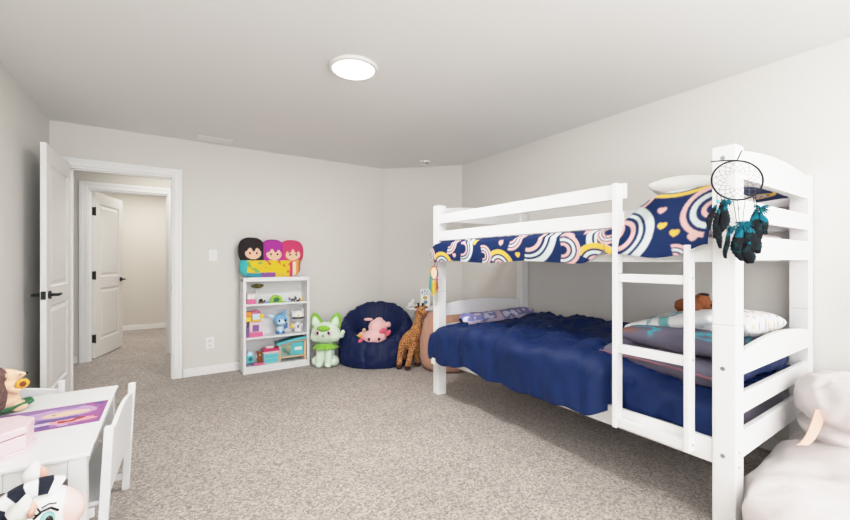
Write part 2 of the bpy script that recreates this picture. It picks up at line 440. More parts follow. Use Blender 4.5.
r = empty('wall_outlet', (0.363, YA, 0.327), 0, 'white double power outlet low on wall beside doorway', 'outlet')
MB().box(-0.038, 0.038, -0.006, 0, -0.06, 0.06).build('plate', 'trim', r, bevel=0.002)
for z in (-0.024, 0.024):
    s = MB().box(-0.017, 0.017, -0.009, -0.006, z-0.015, z+0.015).build('socket', 'white', r, bevel=0.002)
    MB().box(-0.008, -0.005, -0.0095, -0.0085, z-0.004, z+0.008).box(0.005, 0.008, -0.0095, -0.0085, z-0.004, z+0.008).tube([(0, -0.0095, z-0.009), (0, -0.0085, z-0.009)], 0.0025, 8).build('slots', 'darkgrey', s)

# ------------------------------------------------------------------ bookshelf
SX0, SX1, SY0, SY1, SZ = 0.65, 1.345, 4.435, 4.655, 1.02
r = empty('bookshelf', ((SX0+SX1)/2, (SY0+SY1)/2, 0), 0, 'low white bookshelf holding toys against the wall beside the bean bag', 'bookshelf')
def loc_mb(f, o):   # shift a builder to the local frame of an empty
    ox, oy, oz = o.location
    f.v = [(v[0]-ox, v[1]-oy, v[2]-oz) for v in f.v]; return f
for x in (SX0, SX1-0.028): loc_mb(MB().box(x, x+0.028, SY0, SY1, 0, SZ-0.025), r).build('side_panel', 'white', r, bevel=0.002)
loc_mb(MB().box(SX0, SX1, SY0-0.003, SY1, SZ-0.045, SZ), r).build('top_panel', 'white', r, bevel=0.002)
SH = (0.735, 0.380, 0.072)
for z in SH: loc_mb(MB().box(SX0+0.028, SX1-0.028, SY0+0.006, SY1-0.006, z-0.02, z), r).build('shelf', 'white', r, bevel=0.0015)
loc_mb(MB().box(SX0+0.028, SX1-0.028, SY0+0.003, SY0+0.02, 0, 0.052), r).build('kick_board', 'white', r, bevel=0.0015)
bk = MB().box(SX0+0.01, SX1-0.01, SY1-0.006, SY1, 0.01, SZ-0.02)
loc_mb(bk, r).build('back_panel', 'white', r)

# cushion with three rounded heads, standing on the bookshelf
r = empty('plush_cushion', (0.965, 4.54, SZ), 0, 'wide plush cushion with three doll heads, standing on top of bookshelf', 'cushion')
mb = MB()
mb.blob((-0.02, 0, 0.11), (0.30, 0.055, 0.12), 18, e=0.55)
for x, z, rx, rz in ((-0.205, 0.275, 0.125, 0.135), (0.0, 0.265, 0.118, 0.13), (0.19, 0.262, 0.125, 0.133)):
    mb.blob((x, 0, z), (rx, 0.058, rz), 16, e=0.75)
r.scale = (1.07, 1.0, 1.05)
heads = ((-0.195, 0.255, (40, 32, 34)), (0.005, 0.245, (168, 52, 150)), (0.195, 0.243, (206, 62, 104)))
def trio(v):
    x, z = v.x, v.z
    k = 0 if x < -0.098 else (1 if x < 0.092 else 2)
    hx, hz, hair = heads[k]
    if v.y < 0.0:
        if ((x-hx)/0.075)**2 + ((z-hz+0.01)/0.06)**2 < 1 and z < hz+0.03-0.02*sin(x*90): return (240, 192, 164)
        if z < 0.175:
            if x < -0.25: return (70, 176, 178)
            if x > 0.16 and z < 0.16:
                return ((206, 62, 104), (240, 224, 190), (238, 150, 60), (150, 60, 130))[int((x-0.16)/0.033) % 4]
            if z < 0.045: return (60, 150, 170) if x < -0.12 else ((150, 90, 160) if x < 0.02 else (226, 190, 60))
            n = noise.noise(Vector((x*26+3, z*26, 1.7)))
            if n > 0.30: return (214, 110, 60) if x > -0.08 else (120, 178, 90)
            if abs(x-hx+0.02) < 0.14-0.25*abs(z-0.1): return (232, 194, 46)
            return hair if k else (70, 176, 178)
    return hair
mb.fuse('cushion_body', 'vc', r, voxel=0.006, smooth=3, col=trio)
for hx, hz, _ in heads:
    for dx in (-0.032, 0.032):
        MB().blob((hx+dx, -0.056, hz-0.008), (0.009, 0.006, 0.011), 8).build('eye', 'eye', r, smooth=True)

# ------------------------------------------------------------------ toys on the shelves
GT = 'toys on the bookshelf'
Z1, Z2, Z3 = SH
def toy(name, x, y, z, label, cat, rz=0, group=GT): return empty(name, (x, y, z), rz, label, cat, group)
# top shelf
t = toy('toy_display_case', 0.735, 4.52, Z1, 'small pink and clear toy case at end of upper bookshelf shelf', 'toy case')
MB().box(-0.045, 0.045, -0.04, 0.04, 0, 0.05).build('case_base', 'pinkplastic', t, bevel=0.004)
MB().box(-0.04, 0.04, -0.035, 0.035, 0.05, 0.105).build('case_window', 'card', t, bevel=0.004)
MB().box(-0.045, 0.045, -0.04, 0.04, 0.105, 0.115).box(-0.04, -0.03, -0.04, -0.03, 0.05, 0.105).box(0.0, 0.01, -0.04, -0.034, 0.05, 0.105).build('case_lid', 'palepink', t, bevel=0.003)
t = toy('toy_tree', 0.79, 4.58, Z1, 'toy tree with flat green and brown crown behind the pink toy case', 'toy tree')
MB().tube([(0, 0, 0), (0.004, 0, 0.08), (0.02, 0, 0.165)], [0.012, 0.008, 0.01], 10).build('trunk', 'whitecloth', t, smooth=True)
MB().blob((0.025, 0, 0.185), (0.062, 0.035, 0.024), 12, nz=0.2, ns=30, col=lambda v: (92, 120, 40) if noise.noise(Vector(v)*40) > -0.05 else (112, 62, 44)).build('crown', 'vc', t, smooth=True)
t = toy('toy_snail', 0.84, 4.50, Z1, 'tiny brown toy snail on upper bookshelf shelf', 'toy snail')
MB().blob((0, 0, 0.012), (0.035, 0.013, 0.012), 8).blob((0.034, 0, 0.022), (0.011, 0.010, 0.014), 8).build('body', 'hedgebrown', t, smooth=True)
MB().lathe([(0, -0.011), (0.014, -0.012), (0.021, 0), (0.014, 0.012), (0, 0.011)], n=20).build('shell', 'hoof', t, smooth=True).matrix_local = Matrix.Translation((-0.005, 0, 0.03)) @ Matrix.Rotation(pi/2, 4, 'X')
t = toy('toy_fish', 0.905, 4.50, Z1, 'tiny blue toy fish lying beside the green arch toy', 'toy fish')
MB().blob((0, 0, 0.012), (0.028, 0.014, 0.012), 8).build('body', 'lightblue', t, smooth=True)
MB().prism([(-0.022, 0.012), (-0.045, 0.026), (-0.04, 0.012), (-0.045, 0.0)], 'y', -0.003, 0.003).build('tail', 'blue', t)
t = toy('toy_garden_arch', 0.995, 4.51, Z1, 'lime green rounded arch toy in middle of upper bookshelf shelf', 'toy arch')
pa = [(0.07*cos(a), 0.085*sin(a)) for a in [pi*k/20 for k in range(21)]] + [(-0.042, 0)] + [(0.042*cos(a), 0.055*sin(a)) for a in [pi-pi*k/16 for k in range(17)]]
MB().prism(pa, 'y', -0.02, 0.02).build('arch', 'lime', t, bevel=0.004)
MB().blob((0, -0.004, 0.028), (0.03, 0.018, 0.028), 10).build('frog', 'deepgreen', t, smooth=True)
MB().box(-0.085, 0.085, -0.03, 0.03, 0, 0.008).build('base', 'green', t, bevel=0.003)
def figurine(x, y, z, body, head, label, s=1.0):
    t = toy('toy_animal', x, y, z, label, 'toy animal')
    MB().blob((0, 0, 0.016*s), (0.024*s, 0.013*s, 0.012*s), 8).build('body', body, t, smooth=True)
    MB().blob((0.024*s, -0.002, 0.03*s), (0.013*s, 0.012*s, 0.013*s), 8).blob((0.02*s, 0.008*s, 0.045*s), (0.004*s, 0.003*s, 0.008*s), 6).blob((0.02*s, -0.009*s, 0.045*s), (0.004*s, 0.003*s, 0.008*s), 6).build('head', head, t, smooth=True)
    for dx in (-0.014, 0.014):
        for dy in (-0.007, 0.007): MB().tube([(dx*s, dy*s, 0), (dx*s, dy*s, 0.014*s)], 0.005*s, 8).build('leg', body, t)
    return t
figurine(1.115, 4.51, Z1, 'paleblue', 'purple', 'tiny pale toy animal with purple head, just beside the green arch', 1.0)
figurine(1.185, 4.53, Z1, 'darkgrey', 'darkgrey', 'tiny dark grey toy animal on upper bookshelf shelf', 1.15)
figurine(1.225, 4.48, Z1, 'hoof', 'darkgrey', 'tiny brown toy animal with grey head on upper bookshelf shelf', 0.8)
figurine(1.265, 4.50, Z1, 'tan', 'yellow', 'tiny tan toy animal with yellow head at outer end of upper shelf', 0.9)
# middle shelf
t = toy('toy_playhouse', 0.775, 4.53, Z2, 'pink, yellow and orange toy playhouse on middle bookshelf shelf', 'toy house')
MB().box(-0.085, 0.075, -0.06, 0.05, 0, 0.045).build('base', 'pinkplastic', t, bevel=0.006)
MB().box(-0.085, -0.06, -0.062, 0.05, 0.0, 0.11).build('tower', 'purple', t, bevel=0.005)
MB().box(-0.055, 0.07, -0.03, 0.05, 0.045, 0.165).build('ground_floor', 'palepink', t, bevel=0.004)
MB().box(-0.025, 0.04, -0.034, -0.028, 0.055, 0.125).build('doorway', 'purple', t, bevel=0.003)
MB().box(-0.095, -0.035, -0.045, 0.045, 0.165, 0.215).build('yellow_room', 'yellow', t, bevel=0.004)
MB().box(-0.1, -0.03, -0.05, 0.05, 0.215, 0.27).build('orange_roof', 'orange', t, bevel=0.012)
MB().box(-0.028, 0.048, -0.045, 0.045, 0.165, 0.25).build('blue_room', 'paleblue', t, bevel=0.004)
MB().lathe([(0, 0.0), (0.05, 0.0), (0.045, 0.02), (0.02, 0.03), (0, 0.03)], (0.01, 0, 0.25), 20).build('pink_roof', 'pinkplastic', t, smooth=True)
MB().box(-0.03, 0.055, -0.052, -0.046, 0.165, 0.185).box(0.048, 0.085, -0.04, 0.04, 0.19, 0.235).build('yellow_balcony', 'yellow', t, bevel=0.004)
t = toy('toy_fox', 1.04, 4.52, Z2, 'pale blue big-headed toy fox on middle bookshelf shelf', 'toy fox', 0.1)
MB().blob((0, 0, 0.06), (0.04, 0.034, 0.055), 12).build('body', 'paleblue', t, smooth=True)
MB().blob((0, -0.005, 0.155), (0.078, 0.062, 0.07), 16).build('head', 'lightblue', t, smooth=True)
MB().blob((-0.005, -0.055, 0.14), (0.048, 0.018, 0.036), 12).build('muzzle', 'paleblue', t, smooth=True)
for dx in (-0.03, 0.034): MB().blob((dx, -0.066, 0.155), (0.012, 0.008, 0.014), 8).build('eye', 'eye', t, smooth=True)
def ear(x0, x1, z0, z1, m, par, wd=0.025, nm='ear'):
    mb = MB(); mb.tube([(x0, 0, z0), ((x0+x1)/2, 0, (z0+z1)/2+0.004), (x1, 0, z1)], [wd*0.8, wd, 0.004], 12)
    mb.v = [(v[0], v[1]*0.4, v[2]) for v in mb.v]; return mb.build(nm, m, par, smooth=True)
ear(-0.055, -0.14, 0.185, 0.22, 'paleblue', t); ear(0.03, 0.055, 0.2, 0.27, 'lightblue', t)
for dx in (-0.03, 0.03): MB().blob((dx, -0.012, 0.018), (0.02, 0.024, 0.018), 8).build('paw', 'blue', t, smooth=True)
MB().tube([(0.035, 0.02, 0.05), (0.075, 0.02, 0.07), (0.085, 0.015, 0.11)], [0.012, 0.02, 0.006], 10).build('tail', 'blue', t, smooth=True)
t = toy('toy_figure', 1.235, 4.525, Z2, 'white round-headed toy figure with dark visor on middle shelf', 'toy figure', -0.1)
MB().blob((0, 0, 0.065), (0.035, 0.03, 0.06), 12).build('body', 'white', t, smooth=True)
MB().blob((0, -0.003, 0.185), (0.072, 0.058, 0.066), 16, e=0.85).build('head', 'white', t, smooth=True)
MB().blob((0, -0.03, 0.168), (0.066, 0.036, 0.016), 12, e=0.6).build('visor', 'darkgrey', t, smooth=True)
MB().lathe([(0.013, 0), (0.0, 0.035)], (0, -0.055, 0.188), 10).build('horn', 'yellow', t, smooth=True)
for sx in (-1, 1):
    MB().lathe([(0.014, 0), (0.0, 0.06)], (sx*0.056, 0, 0.22), 10).build('ear', 'white', t, smooth=True)
    MB().blob((sx*0.022, -0.006, 0.02), (0.018, 0.022, 0.02), 8).build('leg', 'white', t, smooth=True)
    MB().blob((sx*0.044, -0.006, 0.075), (0.011, 0.012, 0.03), 8).build('arm', 'white', t, smooth=True)
MB().tube([(-0.03, 0.0, 0.06), (-0.065, 0.0, 0.06), (-0.07, 0.0, 0.10)], [0.010, 0.017, 0.01], 10).build('wing', 'yellow', t, smooth=True)
MB().blob((0, -0.028, 0.07), (0.01, 0.006, 0.02), 8).build('chest_mark', 'darkgrey', t, smooth=True)
# bottom shelf
t = toy('toy_bathtub', 0.715, 4.52, Z3, 'small turquoise toy washing unit at end of bottom bookshelf shelf', 'toy bath')
MB().box(-0.035, 0.05, -0.05, 0.04, 0.03, 0.11).build('tub', 'turq', t, bevel=0.015, seg=3)
MB().blob((0.01, 0, 0.115), (0.04, 0.035, 0.035), 10).build('lid', 'paleblue', t, smooth=True)
MB().tube([(0.01, -0.05, 0.08), (0.01, -0.056, 0.08)], 0.022, 16).build('porthole', 'teal', t)
for dx in (-0.022, 0.036):
    for dy in (-0.035, 0.025): MB().tube([(dx, dy, 0), (dx, dy, 0.035)], 0.009, 10).build('leg', 'purple', t)
t = toy('toy_bear', 0.82, 4.50, Z3, 'small brown toy bear on pink base on bottom bookshelf shelf', 'toy bear')
MB().blob((0, 0, 0.012), (0.06, 0.04, 0.012), 12, e=0.6).build('pink_base', 'pinkplastic', t, smooth=True)
MB().blob((0, 0, 0.058), (0.03, 0.026, 0.04), 12).blob((0, -0.003, 0.115), (0.03, 0.028, 0.028), 12).blob((-0.024, 0, 0.138), (0.011, 0.008, 0.011), 8).blob((0.024, 0, 0.138), (0.011, 0.008, 0.011), 8).fuse('body', 'brownplush', t, voxel=0.004, smooth=3)
MB().blob((0, -0.029, 0.108), (0.012, 0.008, 0.009), 8).build('muzzle', 'tan', t, smooth=True)
t = toy('toy_kitchen', 0.945, 4.515, Z3, 'pink-topped clear aqua toy kitchen on bottom shelf beside the toy hutch', 'toy kitchen')
MB().box(-0.085, 0.07, -0.045, 0.05, 0.0, 0.115).build('cabinet', 'clear', t, bevel=0.005)
MB().box(-0.095, 0.08, -0.055, 0.055, 0.135, 0.165).build('worktop', 'magenta', t, bevel=0.008)
MB().box(-0.09, 0.075, -0.05, 0.05, 0.115, 0.135).build('drawer', 'palepink', t, bevel=0.003)
MB().box(-0.07, 0.055, -0.049, -0.044, 0.02, 0.055).box(-0.07, 0.055, -0.049, -0.044, 0.065, 0.1).build('cabinet_panels', 'turq', t, bevel=0.002)
MB().box(-0.06, 0.02, -0.03, 0.03, 0.165, 0.185).build('stove', 'palepink', t, bevel=0.004)
t = toy('toy_hutch', 1.163, 4.525, Z3, 'turquoise and light wood toy pet hutch on bottom bookshelf shelf', 'toy hutch', -0.02)
W2 = 0.138
for sx in (-1, 1):
    for y in (-0.055, 0.055): MB().box(sx*W2-0.011, sx*W2+0.011, y-0.011, y+0.011, 0, 0.23 if sx > 0 else 0.18).build('leg', 'tan', t, bevel=0.002)
MB().prism([(-W2, 0.055), (W2, 0.055), (W2, 0.235), (0.03, 0.225), (-W2, 0.185)], 'y', -0.045, 0.055).build('box_body', 'turq', t, bevel=0.002)
MB().box(-W2, W2, -0.06, -0.045, 0.04, 0.058).prism([(-W2, 0.165), (0.03, 0.205), (W2, 0.215), (W2, 0.235), (0.03, 0.225), (-W2, 0.185)], 'y', -0.06, -0.045).build('front_frame', 'tan', t, bevel=0.002)
MB().prism([(-0.105, 0.068), (-0.02, 0.068), (-0.02, 0.185), (-0.06, 0.175), (-0.105, 0.14)], 'y', -0.052, -0.046, col=lambda v: (196, 180, 130) if noise.noise(Vector(v)*70) > 0 else (62, 110, 108)).build('mesh_window', 'vcgloss', t)
d = MB().box(0.0, 0.125, -0.054, -0.046, 0.065, 0.2).build('door', 'turq', t, bevel=0.003)
MB().box(0.025, 0.105, -0.057, -0.053, 0.115, 0.15).build('nameplate', 'card', d)
MB().blob((0.012, -0.057, 0.13), (0.006, 0.005, 0.006), 8).build('knob', 'yellow', d, smooth=True)
roof = [(-W2-0.03, 0.187), (0.03, 0.226), (W2+0.01, 0.238), (W2+0.01, 0.264), (0.03, 0.254), (-W2-0.03, 0.216)]
MB().prism(roof, 'y', -0.085, -0.062).build('roof_edge', 'turq', t, bevel=0.003)
MB().prism(roof, 'y', -0.062, 0.075).build('roof', 'teal', t, bevel=0.003)

# ------------------------------------------------------------------ plush cat
r = empty('plush_cat', (1.50, 4.33, 0), -0.58, 'pale mint plush cat with green ears sitting on carpet beside bookshelf', 'plush toy')
mb = MB()
mb.blob((0, 0.01, 0.14), (0.10, 0.09, 0.15), 16).blob((0, 0, 0.375), (0.165, 0.125, 0.125), 18)
mb.blob((-0.10, -0.03, 0.335), (0.07, 0.07, 0.06), 12).blob((0.10, -0.03, 0.335), (0.07, 0.07, 0.06), 12)
for sx in (-1, 1):
    mb.tube([(sx*0.045, -0.06, 0.2), (sx*0.05, -0.085, 0.1), (sx*0.05, -0.095, 0.035)], [0.045, 0.042, 0.042], 14)
    mb.blob((sx*0.05, -0.105, 0.032), (0.042, 0.05, 0.032), 10)
    mb.blob((sx*0.105, -0.02, 0.055), (0.05, 0.085, 0.055), 12)
mb.fuse('body', 'mint', r, voxel=0.008, smooth=6)
for sx in (-1, 1):
    e = MB(); e.tube([(sx*0.09, 0.01, 0.43), (sx*0.108, 0.01, 0.49), (sx*0.125, 0.01, 0.545), (sx*0.135, 0.01, 0.585), (sx*0.14, 0.01, 0.602)], [0.072, 0.068, 0.055, 0.034, 0.008], 16)
    e.v = [(v[0], 0.01+(v[1]-0.01)*0.45, v[2]) for v in e.v]
    eo = e.build('ear', 'green', r, smooth=True)
    e = MB(); e.tube([(sx*0.098, -0.018, 0.45), (sx*0.112, -0.022, 0.50), (sx*0.122, -0.02, 0.54), (sx*0.128, -0.016, 0.562)], [0.048, 0.044, 0.028, 0.006], 14)
    e.v = [(v[0], -0.018+(v[1]+0.018)*0.3, v[2]) for v in e.v]; e.build('inner_ear', 'mint', eo, smooth=True)
    ey = MB().blob((sx*0.068, -0.112, 0.395), (0.028, 0.016, 0.032), 12).build('eye', 'palepink', r, smooth=True)
    MB().blob((sx*0.062, -0.126, 0.393), (0.014, 0.008, 0.018), 10).build('pupil', 'eye', ey, smooth=True)
MB().blob((0, -0.113, 0.44), (0.075, 0.03, 0.034), 12).build('forehead_patch', 'green', r, smooth=True)
MB().blob((0, -0.132, 0.362), (0.012, 0.008, 0.009), 8).build('nose', 'rose', r, smooth=True)
c = MB()
c.grid(lambda a, b: ((0.085+0.055*b+0.012*b*sin(a*2*pi*9))*cos(a*2*pi), -0.01+(0.075+0.055*b+0.012*b*sin(a*2*pi*9))*sin(a*2*pi), 0.265-0.055*b), 90, 5, cu=True)
c.build('scarf', 'green', r, smooth=True, solid=0.008)
MB().blob((0.175, 0.0, 0.345), (0.035, 0.03, 0.03), 10, nz=0.3, ns=30).blob((0.195, 0.0, 0.38), (0.025, 0.02, 0.03), 10).fuse('cheek_tuft', 'mint', r, voxel=0.006, smooth=3)
MB().tube([(0.0, 0.09, 0.06), (-0.08, 0.13, 0.08), (-0.13, 0.12, 0.16), (-0.14, 0.1, 0.22)], [0.04, 0.045, 0.04, 0.02], 12).build('tail', 'mint', r, smooth=True)

# ------------------------------------------------------------------ navy bean bag
def beanbag(name, loc, rz, m, label, cat, rx, ry, zb, zf, seat, rr, seed, lean=0.0, wr=0.02):
    root = empty(name, loc, rz, label, cat)
    def Hh(th): return zf + (zb-zf)*(0.5+0.5*sin(th))**0.85
    def fn(a, b):
        th = a*2*pi; h = Hh(th); RM = 0.90 - rr*0.2
        if b < 0.08: k = b/0.08; R, z = 0.88*k, 0.0
        elif b < 0.55:
            k = (b-0.08)/0.47; al = -pi/2 + k*pi
            z = h*(0.5+0.5*sin(al)); R = 0.88 + 0.13*max(0, cos(al))**0.7 - (0.88-RM)*k**2
        else:
            k = (b-0.55)/0.45
            R = RM*(1-k)
            z = seat + (h-seat)*(1-sm(0.0, 0.62, k))
        q = Vector((cos(th)*1.6+seed, sin(th)*1.6, z*2.4))
        w1 = noise.noise(q*1.5)*0.6 + noise.noise(q*4.2)*0.45
        pl = 1-abs(sin(th*7.0+1.4*noise.noise(q*1.6)))
        cr = -(pl**3)*0.9 + 0.3*sin(th*19+5*noise.noise(q*3))
        sd = sm(0.06, 0.2, b)*(1-0.5*sm(0.8, 1, b))
        s_ = 1 + wr*1.7*(w1+cr)*sd
        zz = z + wr*0.9*(w1+0.35*cr)*sm(0.2, 0.4, b)
        return (rx*R*s_*cos(th), ry*R*s_*sin(th) + lean*z, max(0.0, zz))
    MB().grid(fn, 200, 90, cu=True).build('bag', m, root, smooth=True, weld=True)
    return root
bb = beanbag('bean_bag_chair', (2.06, 4.17, 0), -0.58, 'navybag', 'navy blue bean bag chair in corner holding a pink plush', 'bean bag', 0.455, 0.37, 0.675, 0.285, 0.225, 0.5, 2.0, lean=0.12, wr=0.024)
MB().grid(lambda a, b: ((0.385+0.012*b)*cos(a*2*pi), (0.325+0.012*b)*sin(a*2*pi), 0.002+0.012*b), 60, 2, cu=True).build('base_piping', 'greysheet', bb, solid=0.004)

# pink plush pig on the bean bag
r = empty('plush_pig', (1.98, 4.06, 0.235), -0.45, 'pink plush pig with rose bow resting in the navy bean bag', 'plush toy')
MB().blob((0.0, -0.02, 0.075), (0.125, 0.10, 0.078), 16).blob((0.04, 0.07, 0.16), (0.10, 0.10, 0.085), 16).blob((0.05, 0.08, 0.24), (0.04, 0.03, 0.02), 10).fuse('body', 'pinkplush', r, voxel=0.007, smooth=5)
for x in (-0.052, 0.045): MB().blob((x, -0.112, 0.072), (0.014, 0.008, 0.015), 10).build('eye', 'hoof', r, smooth=True)
MB().blob((-0.06, 0.05, 0.245), (0.045, 0.014, 0.016), 10).build('ear', 'pinkplush', r, smooth=True)
MB().blob((0.14, 0.03, 0.19), (0.03, 0.02, 0.03), 10).build('ear', 'pinkplush', r, smooth=True)
b = MB().blob((0.085, -0.075, 0.148), (0.04, 0.016, 0.022), 10, mtx=Matrix.Rotation(-0.5, 3, 'Y')).blob((0.135, -0.06, 0.12), (0.038, 0.016, 0.024), 10, mtx=Matrix.Rotation(-0.9, 3, 'Y')).blob((0.11, -0.075, 0.135), (0.014, 0.018, 0.014), 8)
b.build('bow', 'hotpink', r, smooth=True)
for x in (-0.12, -0.135): MB().blob((x, -0.06+(x+0.12)*2, 0.045), (0.026, 0.02, 0.03), 10).build('cheek_frill', 'hotpink', r, smooth=True)
r.scale = (1.14, 1.14, 1.14)
r = empty('toy_horse', (1.865, 4.16, 0.24), -0.3, 'small golden toy animal beside the pink pig in bean bag', 'toy')
MB().blob((0, 0, 0.10), (0.034, 0.026, 0.032), 10).blob((0.03, 0, 0.15), (0.022, 0.02, 0.024), 10).tube([(0.0, 0, 0.10), (-0.06, 0, 0.085)], [0.02, 0.012], 8).fuse('body', 'tan', r, voxel=0.005, smooth=3)
MB().tube([(-0.03, -0.01, 0.09), (-0.085, -0.02, 0.095)], [0.012, 0.006], 8).build('tail', 'yellow', r)
MB().blob((0.0, -0.02, 0.06), (0.03, 0.02, 0.04), 8).build('skirt', 'orange', r, smooth=True)

# ------------------------------------------------------------------ giraffe plush
r = empty('plush_giraffe', (2.25, 3.69, 0), 0, 'tall brown spotted plush giraffe standing on carpet beside bean bag', 'plush toy')
def cp(u, s, z):   # point by lateral offset u and depth offset s in the diagonal frame
    rx, ry = 0.834, -0.551
    return (u*rx + s*0.551, u*ry + s*0.834, z)
mb = MB()
mb.tube([cp(-0.05, 0.0, 0.30), cp(0.0, 0.0, 0.34), cp(0.055, 0.02, 0.38)], [0.075, 0.085, 0.075], 18)
mb.blob(cp(-0.045, 0, 0.29), (0.075, 0.075, 0.08), 12)
mb.tube([cp(0.04, 0.01, 0.38), cp(0.075, 0.01, 0.48), cp(0.095, 0.0, 0.60), cp(0.105, -0.01, 0.65)], [0.07, 0.052, 0.042, 0.045], 16)
mb.blob(cp(0.115, -0.03, 0.655), (0.048, 0.05, 0.042), 12).blob(cp(0.145, -0.06, 0.63), (0.035, 0.04, 0.03), 12)
feet = [(-0.13, -0.02), (-0.035, -0.07), (0.075, 0.10), (-0.10, 0.12)]
tops = [(-0.085, -0.02), (0.045, -0.03), (0.07, 0.05), (-0.06, 0.06)]
for (fu, fs), (tu, ts) in zip(feet, tops):
    mb.tube([cp(tu, ts, 0.30), cp((tu+fu)/2-0.01, (ts+fs)/2, 0.16), cp(fu, fs, 0.03)], [0.042, 0.034, 0.030], 14)
mb.fuse('body', 'giraffe', r, voxel=0.008, smooth=4)
for fu, fs in feet: MB().blob(Vector(cp(fu, fs-0.01, 0.026)), (0.038, 0.038, 0.027), 10).build('hoof', 'hoof', r, smooth=True)
for du in (-0.018, 0.022):
    MB().tube([cp(0.105+du, -0.02, 0.685), cp(0.105+du*1.3, -0.02, 0.73)], [0.010, 0.014], 10).build('horn', 'hoof', r, smooth=True)
MB().blob(cp(0.06, -0.01, 0.68), (0.03, 0.012, 0.014), 8).build('ear', 'brownplush', r, smooth=True)
MB().blob(cp(0.165, 0.0, 0.68), (0.03, 0.012, 0.014), 8).build('ear', 'brownplush', r, smooth=True)
MB().blob(cp(0.125, -0.075, 0.665), (0.008, 0.008, 0.009), 8).build('eye', 'eye', r, smooth=True)
MB().tube([cp(-0.09, 0.06, 0.34), cp(-0.12, 0.08, 0.26), cp(-0.115, 0.08, 0.2)], [0.014, 0.01, 0.016], 8).build('tail', 'hoof', r, smooth=True)

# ------------------------------------------------------------------ dusty pink pouf and round side table
r = empty('floor_pouf', (2.60, 3.49, 0), 0, 'dusty pink wrinkled cloth pouf between giraffe and bunk bed', 'pouf')
def pf(a, b):
    th = a*2*pi; al = -pi/2 + b*pi
    R = max(0.0, cos(al))**0.26; z = 0.315 + 0.315*math.copysign(abs(sin(al))**0.7, sin(al))
    R *= 1.0 - 0.18*(z/0.62)**2
    q = Vector((cos(th)*2, sin(th)*2, z*3))
    w = noise.noise(q*1.3)*0.04 + 0.026*sin(th*9+5*noise.noise(q*1.4))*(z/0.62) + 0.04*(0.4-abs(noise.noise(q*3.1)))
    return ((0.315*R*(1+w))*cos(th), (0.30*R*(1+w))*sin(th), max(0, z*(1+w*0.4)))
MB().grid(pf, 150, 70, cu=True).build('pouf_body', 'peachcloth', r, smooth=True, weld=True)
MB().tube([(0.10*cos(a), 0.10*sin(a), 0.622) for a in [2*pi*k/24 for k in range(24)]], 0.006, 8, closed=True).build('piping', 'peachcloth', r)
ST = 0.628
r = empty('side_table', (2.63, 3.99, 0), 0, 'small white round side table in corner behind the giraffe', 'side table')
MB().lathe([(0, ST), (0.225, ST), (0.232, ST-0.006), (0.232, ST-0.016), (0.225, ST-0.022), (0, ST-0.022)], n=48).build('table_top', 'white', r, smooth=False, bevel=0.002)
for k in range(3):
    a = 2*pi*k/3+0.4
    MB().tube([(0.10*cos(a), 0.10*sin(a), ST-0.02), (0.20*cos(a), 0.20*sin(a), 0.0)], [0.016, 0.011], 12).build('leg', 'white', r, smooth=True)
r = empty('ceramic_bird', (2.475, 4.055, ST), 0.4, 'small white bird figurine on round side table', 'figurine')
MB().blob((0, 0, 0.032), (0.05, 0.035, 0.032), 12).blob((0.035, 0, 0.075), (0.024, 0.022, 0.024), 10).tube([(0.02, 0, 0.05), (0.034, 0, 0.075)], 0.02, 10).fuse('body', 'white', r, voxel=0.004, smooth=3)
MB().lathe([(0.007, 0), (0, 0.022)], (0.036, 0, 0.095), 8).build('crest', 'white', r)
r = empty('white_cup', (2.51, 3.93, ST), 0, 'low white cup beside bird figurine on side table', 'cup')
MB().lathe([(0, 0.0), (0.028, 0.0), (0.037, 0.04), (0.034, 0.04), (0.026, 0.005), (0, 0.005)], n=28).build('cup_body', 'white', r, smooth=True)
MB().tube([(0.033, 0, 0.03), (0.055, 0, 0.028), (0.053, 0, 0.012), (0.03, 0, 0.01)], 0.004, 8).build('cup_handle', 'white', r, smooth=True)
r = empty('greeting_card', (2.635, 3.985, ST), -0.58, 'upright white card with blue marks and yellow flower on side table', 'card')
CW, CHt = 0.058, 0.225
def cardcol(v):
    x, z = v[0], v[2]
    if z > 0.15:
        n = noise.noise(Vector((x*70, z*75, 2.0)))
        if n > 0.12 and abs(x) < 0.045 and z < 0.21: return (96, 146, 186)
    if ((x-0.0)/0.026)**2 + ((z-0.115)/0.022)**2 < 1: return (206, 176, 92) if noise.noise(Vector((x*90, z*90, 0))) > -0.2 else (120, 140, 110)
    if ((x-0.005)/0.024)**2 + ((z-0.062)/0.022)**2 < 1: return (96, 146, 168)
    if ((x+0.012)/0.02)**2 + ((z-0.03)/0.018)**2 < 1: return (176, 150, 96)
    return (238, 238, 232)
MB().grid(lambda a, b: (-CW+2*CW*a, -0.02+0.04*b*0.4, CHt*b), 40, 80, col=cardcol).build('card_front', 'vc', r, solid=0.002)
MB().box(-CW, CW, 0.03, 0.032, 0, CHt-0.01).build('card_back', 'card', r)

